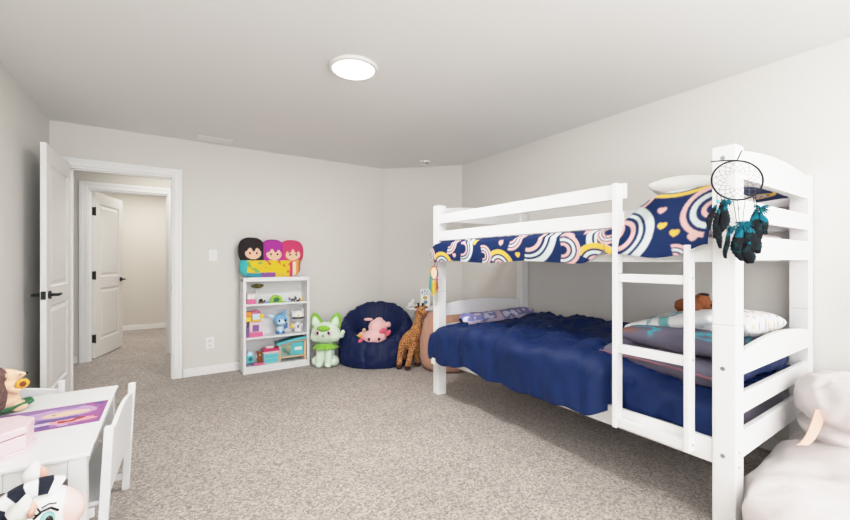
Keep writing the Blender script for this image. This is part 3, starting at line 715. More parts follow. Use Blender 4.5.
# ------------------------------------------------------------------ bunk bed
BX0, BX1, BY0, BY1, BZ = 2.0, 3.16, 0.643, 2.893, 1.692
PS = 0.08
r = empty('bunk_bed', (BX0, BY0, 0), 0, 'white wooden bunk bed with ladder and arched headboards along the wall', 'bunk bed')
BED = r
def bpart(mb, name, m='bedwhite', bevel=0.004, par=None, **k): return loc_mb(mb, BED).build(name, m, par or BED, bevel=bevel, **k)
posts = []
for x in (BX0, BX1-PS-0.008):
    for y in (BY0, BY1-PS):
        PX = PS+0.008; PY = PS+0.007 if y < 1 else PS
        p = bpart(MB().box(x, x+PX, y, y+PY, 0, 0.9155).box(x, x+PX, y, y+PY, 0.9165, BZ), 'post'); posts.append((x, y, p))
def arch(y0, y1, z0, ze, zc, name):
    x0, x1 = BX0+PS, BX1-PS
    pl = [(x0, z0), (x1, z0)] + [(x1+(x0-x1)*k/24, ze+(zc-ze)*sin(pi*k/24)**0.8) for k in range(25)]
    bpart(MB().prism(pl, 'y', y0, y1), name, bevel=0.003)
for (y0, y1) in ((BY0+0.002, BY0+0.026), (BY1-0.045, BY1-0.021)):
    arch(y0, y1, 1.553, 1.672, 1.707, 'headboard_arch')
    arch(y0, y1, 0.698, 0.795, 0.837, 'headboard_arch')
    for z0, z1 in ((1.372, 1.462), (1.199, 1.308), (0.529, 0.620), (0.338, 0.455)):
        bpart(MB().box(BX0+PS, BX1-PS, y0, y1, z0, z1), 'headboard_board', bevel=0.003)
RY0, RY1 = BY0+PS, BY1-PS
for x in (BX0+0.006, BX1-0.031):
    bpart(MB().box(x, x+0.025, RY0, RY1, 0.302, 0.408), 'side_rail', bevel=0.003)
    bpart(MB().box(x, x+0.025, RY0, RY1, 1.190, 1.300), 'side_rail', bevel=0.003)
for x, ya in ((BX0+0.004, 1.122), (BX1-0.029, RY0)):
    bpart(MB().box(x, x+0.022, ya, RY1, 1.525, 1.607), 'guard_rail', bevel=0.003)
    bpart(MB().box(x, x+0.022, 1.137 if x < 2.5 else ya, RY1, 1.375, 1.458), 'guard_rail', bevel=0.003)
LX0, LX1 = 1.945, 2.005
bpart(MB().box(LX0, LX1, 1.136, 1.160, 0.322, 1.602), 'ladder_post', bevel=0.003)
lp = bpart(MB().box(LX0, LX1, 0.797, 0.821, 0.330, 1.268), 'ladder_post', bevel=0.003)
for z in (1.128, 0.757, 0.372):
    bpart(MB().box(LX0+0.012, LX1-0.004, 0.821, 1.136, z-0.042, z), 'ladder_rung', bevel=0.003)
    bpart(MB().tube([(1.98, 0.7975, z-0.012), (1.98, 0.7955, z-0.012)], 0.006, 12), 'bolt', 'steel', 0, lp)
np_ = posts[0][2]
for z in (1.64, 0.728, 0.351): bpart(MB().tube([(BX0+0.001, 0.69, z), (BX0-0.002, 0.69, z)], 0.009, 16), 'bolt', 'steel', 0, np_)
for z in (0.374, 0.311, 1.26, 1.42): bpart(MB().tube([(2.035, BY0+0.001, z), (2.035, BY0-0.001, z)], 0.006, 14), 'bolt', 'steel', 0, np_)
fp = posts[1][2]
for z in (1.64, 0.80): bpart(MB().tube([(BX0+0.001, BY1-0.035, z), (BX0-0.001, BY1-0.035, z)], 0.006, 12), 'bolt', 'steel', 0, fp)
rp = posts[2][2]
for z in (1.60, 1.42, 1.25, 1.19): bpart(MB().tube([(3.11, BY0+0.001, z), (3.11, BY0-0.001, z)], 0.005, 12), 'bolt', 'steel', 0, rp)
for z in (0.315, 1.195):
    sl = MB()
    for k in range(12): sl.box(BX0+0.032, BX1-0.032, RY0+0.06+k*0.17, RY0+0.13+k*0.17, z, z+0.018)
    bpart(sl, 'slats', bevel=0.002)

# mattresses
def mattress(name, z0, z1, m, label):
    root = empty(name, (2.575, 1.785, z0), 0, label, 'mattress')
    MB().box(-0.485, 0.485, -1.045, 1.02, 0, z1-z0).build('mattress_body', m, root, bevel=0.045, seg=4, smooth=True)
    MB().tube([(sx*0.484, sy*1.032-0.012, z1-z0-0.03) for sx, sy in ((-1, -1), (1, -1), (1, 1), (-1, 1))], 0.004, 6, closed=True).build('piping', m, root)
    return root
mattress('lower_mattress', 0.335, 0.55, 'greysheet', 'mattress in grey lilac sheet on the lower bunk')
mattress('upper_mattress', 1.215, 1.345, 'pinksheet', 'mattress in pale pink sheet on the upper bunk')

# navy comforter on the lower bunk
def comforter():
    y0, y1 = 0.715, 2.855
    def fn(a, b):
        Y = y0 + (y1-y0)*a
        ins = 1-sm(1.14, 1.30, Y)          # 1 inside the rail by the ladder, 0 hanging outside
        far = sm(2.755, 2.80, Y)            # wraps the outside of the far post
        xo = 1.962 + 0.085*ins
        hem = 0.325 + 0.055*ins + 0.007*sin(Y*9) + 0.006*sin(Y*23) + 0.04*exp(-((Y-2.36)/0.09)**2) + 0.03*exp(-((Y-1.25)/0.1)**2)
        top = 0.655 + 0.02*noise.noise(Vector((Y*2.1, 3, 0)))
        top -= 0.045*sm(2.40, 2.80, Y)
        top -= 0.085*(1-sm(0.80, 1.32, Y))
        L1, L2 = top-hem, 1.04
        t = b*(L1+L2)
        rad = 0.10
        if t < L1-rad: x, z = xo, hem+t
        elif t < L1+rad*0.6:
            k = (t-(L1-rad))/(rad*1.6); an = k*pi/2
            x, z = xo + rad*(1-cos(an)), top-rad + rad*sin(an)
        else:
            x, z = xo+rad + (t-L1-rad*0.6), top
        x = min(x, 3.075)
        hang = 1-sm(L1-rad, L1+0.25, t)
        fold = noise.noise(Vector((Y*4.6+z*1.5, z*3.2, 1.3)))*1.0 + noise.noise(Vector((Y*10-z*3, z*5.0, 5.3)))*0.5
        puff = noise.noise(Vector((Y*4.2, x*5.2, 8.1)))*0.9 + noise.noise(Vector((Y*10, x*9, 2.1)))*0.4
        qv = abs(sin((Y-1.35)*pi/0.36 + 0.25*noise.noise(Vector((Y*3, z*4, 0)))))
        x -= hang*(0.020*qv**0.5 + 0.044*max(-0.7, fold)) * (1-ins*0.6)
        x -= 0.012*hang*(1-ins)*(1+0.6*sin(Y*6))*(1-min(1, t/L1))
        wr2 = noise.noise(Vector((Y*11+x*4, x*16, 6.6)))
        z += (1-hang)*(0.044*puff + 0.020*(1-abs(wr2)*2)) + 0.022*hang*puff*min(1, t/(L1*0.7)) + 0.035*sm(2.5, 3.05, x)*sm(1.2, 1.5, Y)
        z += 0.03*exp(-((Y-1.40)/0.10)**2)*(1-hang*0.5) + 0.02*exp(-((Y-1.02)/0.12)**2)
        for q in (1.35, 1.85, 2.35): z -= 0.016*exp(-((Y-q)/0.02)**2)*(1-hang)
        for q in (2.35, 2.72): z -= 0.014*exp(-((x-q)/0.02)**2)*(1-hang)
        x = min(x, 3.08)
        if far > 0: x = x*(1-far) + min(x, 1.978)*far; z = z*(1-far) + min(z, 0.60-0.8*max(0, Y-2.79))*far
        if ins > 0.5: x = max(x, 2.050 + (0.022*noise.noise(Vector((Y*8+z*5, z*7, 3))) + 0.014*noise.noise(Vector((Y*19, z*13+Y*8, 5))))*min(1, hang*1.5))
        return (x, Y, z)
    root = empty('comforter', (2.5, 1.8, 0.6), 0, 'navy quilted comforter spread over lower bunk, hanging over its rail', 'comforter')
    loc_mb(MB().grid(fn, 220, 110), root).build('quilt', 'navy', root, smooth=True, solid=0.012)
    loc_mb(MB().box(1.932, 1.935, 2.765, 2.825, 0.292, 0.347), root).build('care_tag', 'card', root)
    # rolled end showing between the headboard boards
    e = MB()
    def en(a, b):
        x = 2.11 + 0.83*a; th = b*2*pi
        rr_ = 0.042*(0.55+0.45*min(1, 8*(1-a), 10*a+0.3)) * (1+0.25*noise.noise(Vector((x*12, cos(th), sin(th)))))
        return (x, 0.712+0.5*rr_*cos(th), 0.655+0.022*a*0-0.015*sin(x*7)+1.15*rr_*sin(th))
    e.grid(en, 50, 16, cv=True); loc_mb(e, root).build('rolled_end', 'navy', root, smooth=True)
    return root
comforter()

# rainbow print
NV = (10, 36, 84); WH = (206, 216, 214); PK = (226, 180, 176); YL = (232, 188, 84)
PAL = {'W': ((.78, 1, WH), (.6, .7, WH), (.36, .5, PK)), 'P': ((.8, 1, PK), (.55, .72, WH), (.28, .45, PK)),
       'Y': ((.72, 1, YL), (.45, .62, WH), (.2, .36, PK)), 'Q': ((.82, 1, PK), (.5, .7, WH), (.2, .34, PK)),
       'Z': ((.955, 1, YL), (.87, .94, WH), (.82, .845, WH))}
DIR = {'R': (0.8, 0.5, 115), 'L': (-1, 0, 105), 'U': (-0.25, 1, 75), 'A': (0, 1, 181), 'D': (0, -1, 21)}
RB = [(2.416, 1.291, 0.105, 'L', 'W'), (2.594, 1.338, 0.085, 'L', 'P'), (2.874, 1.249, 0.072, 'L', 'P'), (2.70, 1.165, 0.11, 'U', 'Y'), (2.172, 1.237, 0.075, 'L', 'P'),
      (2.012, 1.17, 0.107, 'U', 'Y'), (1.887, 1.349, 0.082, 'L', 'P'), (1.728, 1.341, 0.170, 'L', 'W'), (1.468, 1.26, 0.095, 'L', 'P'), (1.265, 1.19, 0.105, 'U', 'Y'), (1.19, 1.345, 0.06, 'A', 'P'),
      (1.146, 1.324, 0.161, 'A', 'W'), (0.735, 1.425, 0.13, 'R', 'Q'), (1.138, 1.545, 0.095, 'A', 'P'), (0.862, 1.20, 0.071, 'L', 'P'), (0.933, 1.938, 0.428, 'D', 'Z')]
HT = [(1.827, 1.235, YL), (1.982, 1.316, PK), (1.331, 1.351, PK), (2.574, 1.187, YL), (0.973, 1.44, PK), (0.943, 1.358, YL), (0.875, 1.319, YL), (0.795, 1.296, PK), (2.27, 1.33, YL), (2.52, 1.24, PK), (1.60, 1.22, PK)]
EXTRA = []
rg = random.Random(3)
for k in range(60): EXTRA.append((0.7+2.2*rg.random(), 2.0+0.95*rg.random(), 0.07+0.06*rg.random(), rg.choice('LUA'), rg.choice('WPYQ')))
def rainbow(y, z, lst, hearts):
    for cy, cz, R, o, p in lst:
        dy, dz = (y-cy)*(0.80 if cy > 1.25 and cz < 1.9 else 0.95), z-cz; d = sqrt(dy*dy+dz*dz)
        if d < R:
            ux, uz, hw = DIR[o]; l = sqrt(ux*ux+uz*uz)
            if d > 1e-6 and hw < 180 and (dy*ux+dz*uz)/(d*l) < cos(radians(hw)): continue
            q = d/R
            for a, b, c in PAL[p]:
                if a <= q <= b: return c
            return NV
    for cy, cz, c in hearts:
        u, w = (y-cy)/0.020, (z-cz)/0.016
        if (u*u+w*w-1)**3 - u*u*w**3 < 0: return c
    return NV
def duvet():
    y0, y1 = 0.735, 2.862
    uv = []
    def fn(a, b):
        Y = y0 + (y1-y0)*a
        heap = 1-sm(1.08, 1.20, Y)
        far = sm(2.75, 2.80, Y)
        if Y > 1.2: hem = 1.190 + 0.008*sin(Y*8) + 0.03*sm(1.42, 1.2, Y) if False else 1.190 + 0.008*sin(Y*8) + 0.095*(1-sm(1.14, 1.36, Y))
        else: hem = 1.235 - 0.025*exp(-((Y-0.95)/0.12)**2) + 0.035*(1-sm(0.74, 0.86, Y))
        hem += 0.05*sm(2.85, 2.95, Y)
        tA = 1.362; tB = 1.545 - 0.05*sm(0.95, 1.15, Y)
        top = tA + (tB-tA)*heap
        L1 = top-hem; L2 = 1.02; t = b**1.55*(L1+L2)
        xo = 1.968
        if t < L1:
            k = t/L1
            x = xo + (0.19*heap)*k**1.4 + 0.045*(1-heap)*sm(0.82, 1.0, k)
            z = hem + t
        else:
            x = xo + 0.19*heap + 0.045*(1-heap) + (t-L1)*(0.97); z = top + 0.02*heap*sm(0, 0.3, t-L1) - (0.0 if heap > 0.5 else 0.004)
        hang = 1-sm(L1*0.8, L1+0.1, t)
        w = noise.noise(Vector((Y*6, z*3, 4.0)))*0.9 + noise.noise(Vector((Y*15, z*5, 9.0)))*0.4
        x -= 0.008*hang*w*(1+1.8*heap) + 0.012*sin(pi*min(1, t/L1))*hang
        if heap > 0.3: z += 0.018*(1-hang)*noise.noise(Vector((Y*5, x*4, 2)))
        elif t > L1: z = min(z, 1.366)
        x = min(x, 3.08)
        if far > 0: x = x*(1-far)+min(x, 1.985)*far; z = z*(1-far) + min(z, 1.335-0.6*max(0, Y-2.79))*far
        pz = z if t < L1*1.0 else top + (t-L1)
        uv.append((Y, pz, t < L1+0.09))
        return (x, Y, z)
    root = empty('duvet', (2.5, 1.8, 1.37), 0, 'navy duvet printed with rainbows on upper bunk, bunched near the ladder', 'duvet')
    mb = MB(); mb.grid(fn, 620, 230)
    def shade(y, z, f):
        L = RB if (f or z < 1.62) else EXTRA2
        k = [lin(rainbow(y+dy, z+dz, L, HT)) for dy, dz in ((0, 0), (0.0028, 0.0012), (-0.0028, -0.0012), (0.0009, -0.0026), (-0.0009, 0.0026))] if f else [lin(rainbow(y, z, L, HT))]
        return tuple(sum(q[i] for q in k)/len(k) for i in range(3)) + (1.0,)
    mb.c = [shade(*q) for q in uv]; mb.hascol = True
    loc_mb(mb, root).build('duvet_cover', 'vc', root, smooth=True, solid=0.01)
    return root
EXTRA2 = [(y, z-0.35, R_, o, p) for (y, z, R_, o, p) in EXTRA]
duvet()

# pillows of the upper bunk
def pillow(name, loc, rot, size, m, label, seed, col=None, p=0.42, wr=0.012, ws=6.0):
    root = empty(name, loc, 0, label, 'pillow'); root.rotation_euler = rot
    pillow_mb(*size, seed=seed, col=col, p=p, wr=wr, ws=ws).build('pillow_case', m, root, smooth=True, weld=True)
    w_, d_ = size[0]/2, size[1]/2
    n = 40; pts = []
    for k in range(n):
        s = k/n*4; e = int(s); f = (s-e)*2-1
        u, v = ((f, -1), (1, f), (-f, 1), (-1, -f))[e]
        pts.append((w_*u*(1-0.07*(1-abs(v)**2)*abs(u)**6), d_*v*(1-0.07*(1-abs(u)**2)*abs(v)**6), 0))
    return root, pts
pillow('pillow', (2.58, 0.99, 1.582), (0.10, 0.12, 0), (0.54, 0.36, 0.18), 'whitecloth', 'white pillow rising behind the rainbow duvet on upper bunk', 4, wr=0.02)

# ------------------------------------------------------------------ lower bunk pillows
def leafcol(v):
    x, y, z = v
    n = noise.noise(Vector((x*5, y*26, 2.2)))
    if y > -0.03 and n > 0.02 and abs(x+0.02) < 0.4: return (112, 172, 176) if noise.noise(Vector((x*14, y*14, 7))) > -0.15 else (190, 190, 160)
    return (226, 227, 226)
def speck(v):
    x, y, z = v
    n = noise.noise(Vector((x*52, y*52, z*52+5.5)))
    if n > 0.5: return (190, 164, 84)
    if n < -0.52: return (90, 104, 160)
    if noise.noise(Vector((x*44+9, y*44, z*44))) > 0.55: return (90, 150, 160)
    return (234, 232, 232)
def greyteal(v):
    x, y, z = v
    n = noise.noise(Vector((x*9, y*5, 3.3)))
    if z > 0.0 and abs(n) < 0.07 and x < 0.1: return (60, 150, 164)
    if z > 0 and n > 0.45: return (120, 84, 76)
    return (96, 92, 110)
def floral(v):
    x, y, z = v
    n = noise.noise(Vector((x*13, y*13, z*13)))
    if n > 0.16: return (206, 178, 200)
    if n < -0.40: return (206, 206, 226)
    return (112, 116, 168)
rt, pts = pillow('pillow', (2.56, 1.03, 0.655), (0.05, 0.0, 0.0), (0.90, 0.60, 0.20), 'greypillow', 'lowest grey satin pillow with rose edging on lower bunk', 11, wr=0.016, p=0.26)
MB().tube(pts, 0.007, 8, closed=True).build('edge_piping', 'rose', rt)
pillow('pillow', (2.55, 0.995, 0.768), (0.05, 0.02, 0.05), (0.86, 0.52, 0.14), 'vc', 'grey pillow with teal strokes lying on the rose-edged pillow', 12, col=greyteal, wr=0.014, p=0.27)
pillow('pillow', (2.60, 1.06, 0.846), (-0.22, 0.02, 0.04), (0.74, 0.44, 0.10), 'vc', 'white pillow with teal leaf print on top behind the ladder', 13, col=leafcol, wr=0.010, p=0.33)
pillow('pillow', (2.63, 0.845, 0.855), (-0.03, 0.05, 0.0), (0.60, 0.29, 0.15), 'vc', 'white pillow with tiny specks above the arched headboard', 14, col=speck, wr=0.008, p=0.33)
# brown plush dog lying behind the pillows
r = empty('plush_dog', (2.73, 1.11, 0.893), -0.3, 'rust brown and black plush dog lying on the lower bunk pillows', 'plush toy')
MB().blob((0, 0, 0.02), (0.10, 0.08, 0.05), 14, nz=0.12, ns=30).blob((-0.065, -0.055, 0.02), (0.045, 0.05, 0.04), 12).blob((0.025, -0.05, 0.045), (0.055, 0.05, 0.058), 14, nz=0.12, ns=40).blob((0.03, -0.09, 0.03), (0.03, 0.03, 0.025), 10).fuse('body', 'brownplush', r, voxel=0.006, smooth=3)
MB().blob((0.085, -0.08, 0.035), (0.036, 0.03, 0.022), 10, mtx=Matrix.Rotation(-0.5, 3, 'Y')).build('ear', 'blackplush', r, smooth=True)
MB().blob((0.035, -0.055, 0.094), (0.032, 0.03, 0.011), 10).build('head_patch', 'blackplush', r, smooth=True)
MB().blob((0.025, -0.118, 0.035), (0.012, 0.01, 0.010), 8).build('nose', 'eye', r, smooth=True)
# folded floral blanket at the far end
r = empty('folded_blanket', (2.66, 2.72, 0.655), 0, 'folded purple floral blanket at far end of lower bunk', 'blanket')
def fb(a, b):
    x = -0.48 + 0.93*a; th = b*2*pi
    n = noise.noise(Vector((x*6, cos(th)*1.2, sin(th)*1.2)))
    k = min(1, 9*a+0.35, 9*(1-a)+0.35)
    ry, rz = 0.085*k*(1+0.2*n), 0.045*k*(1+0.25*n)
    cy, cz = cos(th), sin(th)
    return (x, ry*math.copysign(abs(cy)**0.7, cy), 0.012+0.018*a+rz*math.copysign(abs(cz)**0.7, cz))
MB().grid(fb, 120, 48, cv=True, col=lambda v: floral(v)).build('blanket_body', 'vc', r, smooth=True)
MB().grid(lambda a, b: (-0.46+0.9*a, -0.087-0.004*sin(a*20), -0.022+0.03*b+0.018*a), 40, 4, col=lambda v: (196, 180, 206)).build('blanket_fold', 'vc', r, smooth=True, solid=0.006)

# ------------------------------------------------------------------ dreamcatchers
phi = radians(69.5)     # facing direction so the hoop lies flat before the post corner
r = empty('dreamcatcher', (1.919, 0.619, 1.520), 0, 'black hoop dreamcatcher with teal and black feathers on bed post', 'dreamcatcher')
DR = Vector((cos(radians(33.45))*0.834-0*0, 0, 0))
ax = Vector((0.835, -0.55, 0)); nx = Vector((-0.55, -0.835, 0)); up = Vector((0, 0, 1))
def dp(u, w, n=0.0): return ax*u + up*w + nx*n
RA, RBz = 0.104, 0.079
hoop = [dp(RA*cos(a), RBz*sin(a), 0.01) for a in [2*pi*k/64 for k in range(64)]]
MB().tube(hoop, 0.0034, 8, closed=True).build('hoop', 'cord', r, smooth=True)
wb = MB(); N = 16
rings = [(1.0, 0), (0.84, 0.5), (0.68, 0), (0.53, 0.5), (0.40, 0)]
for i in range(len(rings)-1):
    (r0, o0), (r1, o1) = rings[i], rings[i+1]
    for k in range(N):
        for d in (-0.5, 0.5):
            a0 = 2*pi*(k+o0)/N; a1 = 2*pi*(k+o0+d)/N
            wb.tube([dp(RA*r0*cos(a0), RBz*r0*sin(a0), 0.01), dp(RA*r1*cos(a1), RBz*r1*sin(a1), 0.01)], 0.0008, 4, caps=False)
wb.build('web', 'web', r)
hc = MB()
hc.tube([dp(0.0, RBz+0.002, 0.01), dp(-0.05, RBz+0.003, 0.0), dp(-0.09, RBz+0.002, -0.012)], 0.0024, 6)
hc.tube([dp(0.0, RBz+0.002, 0.01), dp(0.010, RBz+0.018, 0.006), dp(0.026, RBz+0.044, 0.0)], 0.0024, 6)
hc.build('hanging_cord', 'cord', r)
def feather(root, u0, w0, u1, w1, wd, n0, seed, tint, name='feather'):
    rg = random.Random(seed); mb = MB()
    d = Vector((u1-u0, w1-w0)); L = d.length; d.normalize(); pr = Vector((-d.y, d.x))
    def fn(a, b):
        s = a; wv = wd*(sin(pi*min(1, s*0.93+0.05))**0.7)*(0.55+0.45*s)*(1-0.0*s)
        off = (b-0.5)*2*wv*(1+0.10*sin(s*60+seed))
        cur = 0.05*L*sin(s*pi)*(1 if seed % 2 else -1)
        p = Vector((u0, w0)) + d*(s*L) + pr*(off+cur)
        return dp(p.x, p.y, n0 + 0.010*cos((b-0.5)*pi) + 0.004*sin(s*8+seed))
    def col(v):
        w = v[2]; s = max(0, min(1, ((w-w0)/(w1-w0)) if abs(w1-w0) > 1e-6 else 0))
        nz_ = noise.noise(Vector(v)*55)
        if s < tint + 0.1*nz_: return (8, 104, 124) if nz_ > -0.1 else (10, 64, 82)
        return (10, 13, 18) if nz_ < 0.25 else (8, 44, 48)
    mb.grid(fn, 26, 9, col=col)
    return mb.build(name, 'vc', root, smooth=True, solid=0.001)
def fluff(root, u, w, n0, rad, seed):
    rg = random.Random(seed); mb = MB()
    for k in range(90):
        a = rg.uniform(-pi*1.15, pi*0.15); l = rad*rg.uniform(0.6, 1.25)
        p0 = dp(u, w, n0); p1 = dp(u+l*cos(a)*0.8, w+l*sin(a)*0.9, n0+rg.uniform(-0.012, 0.016))
        mid = (p0+p1)/2 + up*0.004
        mb.tube([p0, mid, p1], [0.0016, 0.0019, 0.0004], 4, col=rg.choice([(12, 106, 126), (10, 78, 98), (14, 118, 130), (12, 62, 58)]))
    return mb.build('fluff', 'vc', root)
def strand(root, u0, w0, u1, w1):
    MB().tube([dp(u0, w0, 0.012), dp((u0*0.4+u1*0.6), (w0+w1)/2, 0.014), dp(u1, w1, 0.016)], 0.0012, 5).build('cord_strand', 'cord', root)
def bead(root, u, w): MB().blob(dp(u, w, 0.016), (0.0055, 0.0055, 0.007), 8).build('bead', 'turq', root, smooth=True)
for (a, b, c, d) in ((-0.084, -0.045, -0.086, -0.13), (-0.072, -0.055, -0.06, -0.112), (-0.02, -0.077, -0.005, -0.19), (0.0, -0.079, 0.004, -0.19), (0.03, -0.076, 0.016, -0.19), (0.062, -0.062, 0.068, -0.14), (0.072, -0.055, 0.074, -0.14), (-0.055, -0.06, -0.035, -0.2)): strand(r, a, b, c, d)
for (u, w) in ((-0.084, -0.085), (-0.056, -0.085), (-0.085, -0.12), (0.068, -0.125), (0.006, -0.18), (-0.034, -0.195)): bead(r, u, w)
fz = [(-0.072, -0.09, -0.10, -0.235, 0.026, 0.016, 1, 0.05), (-0.088, -0.12, -0.078, -0.275, 0.020, 0.022, 2, 0.05), (-0.060, -0.09, -0.078, -0.215, 0.026, 0.026, 3, 0.22), (-0.09, -0.10, -0.118, -0.20, 0.018, 0.012, 12, 0.1),
      (-0.034, -0.195, -0.055, -0.315, 0.013, 0.018, 4, 0.3),
      (0.004, -0.185, 0.040, -0.335, 0.042, 0.016, 5, 0.22), (-0.006, -0.185, 0.002, -0.325, 0.036, 0.024, 6, 0.3), (0.014, -0.185, 0.066, -0.295, 0.038, 0.03, 7, 0.25), (0.02, -0.25, 0.036, -0.335, 0.032, 0.036, 8, 0.05), (-0.01, -0.20, -0.022, -0.285, 0.026, 0.034, 13, 0.35),
      (0.07, -0.12, 0.052, -0.245, 0.034, 0.016, 9, 0.28), (0.07, -0.12, 0.078, -0.262, 0.032, 0.022, 10, 0.25), (0.076, -0.13, 0.098, -0.22, 0.024, 0.028, 11, 0.4)]
for f in fz: feather(r, *f)
for q in ((-0.060, -0.088, 0.028, 0.024, 21), (0.004, -0.178, 0.036, 0.036, 22), (0.074, -0.115, 0.034, 0.036, 23), (-0.036, -0.195, 0.024, 0.022, 24)): fluff(r, *q)

r = empty('small_dreamcatcher', (1.945, 2.80, 1.09), 0, 'small rainbow tasselled dreamcatcher hanging from far bed post', 'dreamcatcher')
rain = [(150, 70, 62), (180, 110, 66), (178, 150, 86), (96, 128, 84), (70, 112, 124), (96, 80, 112)]
rgc = lambda v: rain[int(((atan2(v[2], Vector(v).dot(ax))/(2*pi)) % 1)*6) % 6]
MB().tube([dp(0.032*cos(a), 0.058*sin(a), 0) for a in [2*pi*k/36 for k in range(36)]], 0.0055, 8, closed=True, col=rgc).build('ring', 'vc', r, smooth=True)
MB().grid(lambda a, b: dp(0.03*b*cos(a*2*pi), 0.056*b*sin(a*2*pi), -0.001), 30, 4, cu=True, col=lambda v: (226, 190, 168)).build('face', 'vc', r, solid=0.001)
MB().tube([dp(0.002, 0.058, 0), dp(0.0, 0.13, 0)], 0.003, 6).build('cord', 'rose', r)
MB().blob(dp(0.024, -0.055, 0.004), (0.012, 0.012, 0.012), 8).build('bead', 'hotpink', r, smooth=True)
tass = [(-0.034, -0.03, -0.15, (76, 140, 146)), (-0.022, -0.05, -0.175, (120, 160, 80)), (-0.006, -0.058, -0.20, (220, 186, 76)), (0.01, -0.056, -0.18, (214, 150, 66)), (0.026, -0.06, -0.15, (160, 84, 58))]
for u, w0, w1, c in tass:
    mb = MB(); rg = random.Random(int(u*1000))
    for k in range(9):
        o = rg.uniform(-0.006, 0.006)
        mb.tube([dp(u+o*0.3, w0, 0.002), dp(u+o, (w0+w1)/2, rg.uniform(0, 0.01)), dp(u+o*1.6, w1+rg.uniform(0, 0.015), rg.uniform(-0.002, 0.008))], 0.004, 5, col=c)
    mb.build('tassel', 'vc', r)

# ------------------------------------------------------------------ pale floor cushions by the bed end
r = empty('floor_cushion', (2.43, 0.01, 0), 0, 'large pale pinkish floor cushion on carpet at end of bunk bed', 'floor cushion')
def fc(a, b):
    th = a*2*pi; al = -pi/2+b*pi
    cx = math.copysign(abs(cos(th))**0.62, cos(th)); cy = math.copysign(abs(sin(th))**0.62, sin(th))
    ca = max(0.0, cos(al))**0.55
    z = 0.17 + 0.17*math.copysign(abs(sin(al))**0.75, sin(al))
    q = Vector((cx*2.2*ca, cy*2.2*ca, z*3+5))
    w = 0.5*noise.noise(q*1.4)+0.35*noise.noise(q*3.4)
    fold = sin(th*13+5*noise.noise(q))*0.9*(1-abs(sin(al))) + 1.2*(0.5-abs(noise.noise(q*2.6+Vector((3, 1, 7)))))
    R = ca*(1+0.03*w+0.02*fold)
    hx = 0.71; hy = 0.65
    return (hx*R*cx, hy*R*cy, max(0.0, z + (0.05*w+0.012*fold if b > 0.4 else 0)+ (0.06*exp(-((cx*ca-0.5)**2+(cy*ca-0.6)**2)*5) if b > .5 else 0)))
MB().grid(fc, 140, 60, cu=True).build('cushion_body', 'cush', r, smooth=True, weld=True)
MB().tube([(0.695*math.copysign(abs(cos(a))**0.62, cos(a)), 0.645*math.copysign(abs(sin(a))**0.62, sin(a)), 0.155) for a in [2*pi*k/80 for k in range(80)]], 0.006, 8, closed=True).build('seam_piping', 'cush', r)
r = empty('round_cushion', (2.72, 0.375, 0.31), 0, 'round pale pink pillow with peach tab stacked on the big floor cushion', 'cushion')
def rc(a, b):
    th = a*2*pi; al = -pi/2+b*pi
    ca = max(0.0, cos(al))**0.45; z = 0.165+0.165*math.copysign(abs(sin(al))**0.8, sin(al))
    q = Vector((cos(th)*2*ca, sin(th)*2*ca, z*6+2))
    w = 0.5*noise.noise(q*1.3)+0.4*noise.noise(q*3)+0.8*(0.4-abs(noise.noise(q*1.9+Vector((5, 2, 1)))))
    pinch = -0.045*exp(-((z-0.12)/0.022)**2)
    R = 0.245*ca*(1+0.05*w) + pinch*ca
    return (R*cos(th)*1.05, R*sin(th), z+0.022*w)
MB().grid(rc, 90, 60, cu=True).build('pillow_body', 'cush', r, smooth=True, weld=True)
tb = MB()
tb.grid(lambda a, b: (-0.225-0.155*b+0.056*(a-0.5)*0.834, 0.105+0.03*b-0.056*(a-0.5)*0.551, 0.175-0.105*b-0.02*sin(b*pi)+0.03*(1-b)**4), 6, 16)
tb.build('peach_tab', 'peach', r, smooth=True, solid=0.003)
MB().tube([(-0.235, 0.045, 0.245), (-0.235, 0.015, 0.243), (-0.228, -0.02, 0.25)], 0.003, 6).build('seam_opening', 'web', r)

# ------------------------------------------------------------------ play table and chairs
TX0, TX1, TY0, TY1, TZ = -0.855, -0.238, 1.845, 2.765, 0.5
r = empty('play_table', ((TX0+TX1)/2, (TY0+TY1)/2, 0), 0, 'white wooden childs play table with grooved apron against the wall', 'table')
loc_mb(MB().box(TX0, TX1, TY0, TY1, TZ-0.016, TZ), r).build('table_top', 'white', r, bevel=0.004)
i_ = 0.012; lg = 0.052
for x in (TX0+i_, TX1-i_-lg):
    for y in (TY0+i_, TY1-i_-lg): loc_mb(MB().box(x, x+lg, y, y+lg, 0, TZ-0.016), r).build('leg', 'white', r, bevel=0.003)
def apron(x0, x1, y0, y1, along):
    mb = MB(); n = 6
    for k in range(n):
        if along == 'x': a = x0+(x1-x0)*k/n; mb.box(a+0.001, a+(x1-x0)/n-0.001, y0, y1, TZ-0.086, TZ-0.016)
        else: a = y0+(y1-y0)*k/n; mb.box(x0, x1, a+0.001, a+(y1-y0)/n-0.001, TZ-0.086, TZ-0.016)
    loc_mb(mb, r).build('apron', 'white', r, bevel=0.002)
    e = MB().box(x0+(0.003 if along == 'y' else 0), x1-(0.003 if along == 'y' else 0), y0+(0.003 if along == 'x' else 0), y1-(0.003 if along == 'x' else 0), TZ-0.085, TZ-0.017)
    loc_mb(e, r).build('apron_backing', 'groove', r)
xa, xb = TX0+i_+lg, TX1-i_-lg; ya, yb = TY0+i_+lg, TY1-i_-lg
apron(xa, xb, TY0+0.02, TY0+0.034, 'x'); apron(xa, xb, TY1-0.034, TY1-0.02, 'x')
apron(TX0+0.02, TX0+0.034, ya, yb, 'y'); apron(TX1-0.034, TX1-0.02, ya, yb, 'y')

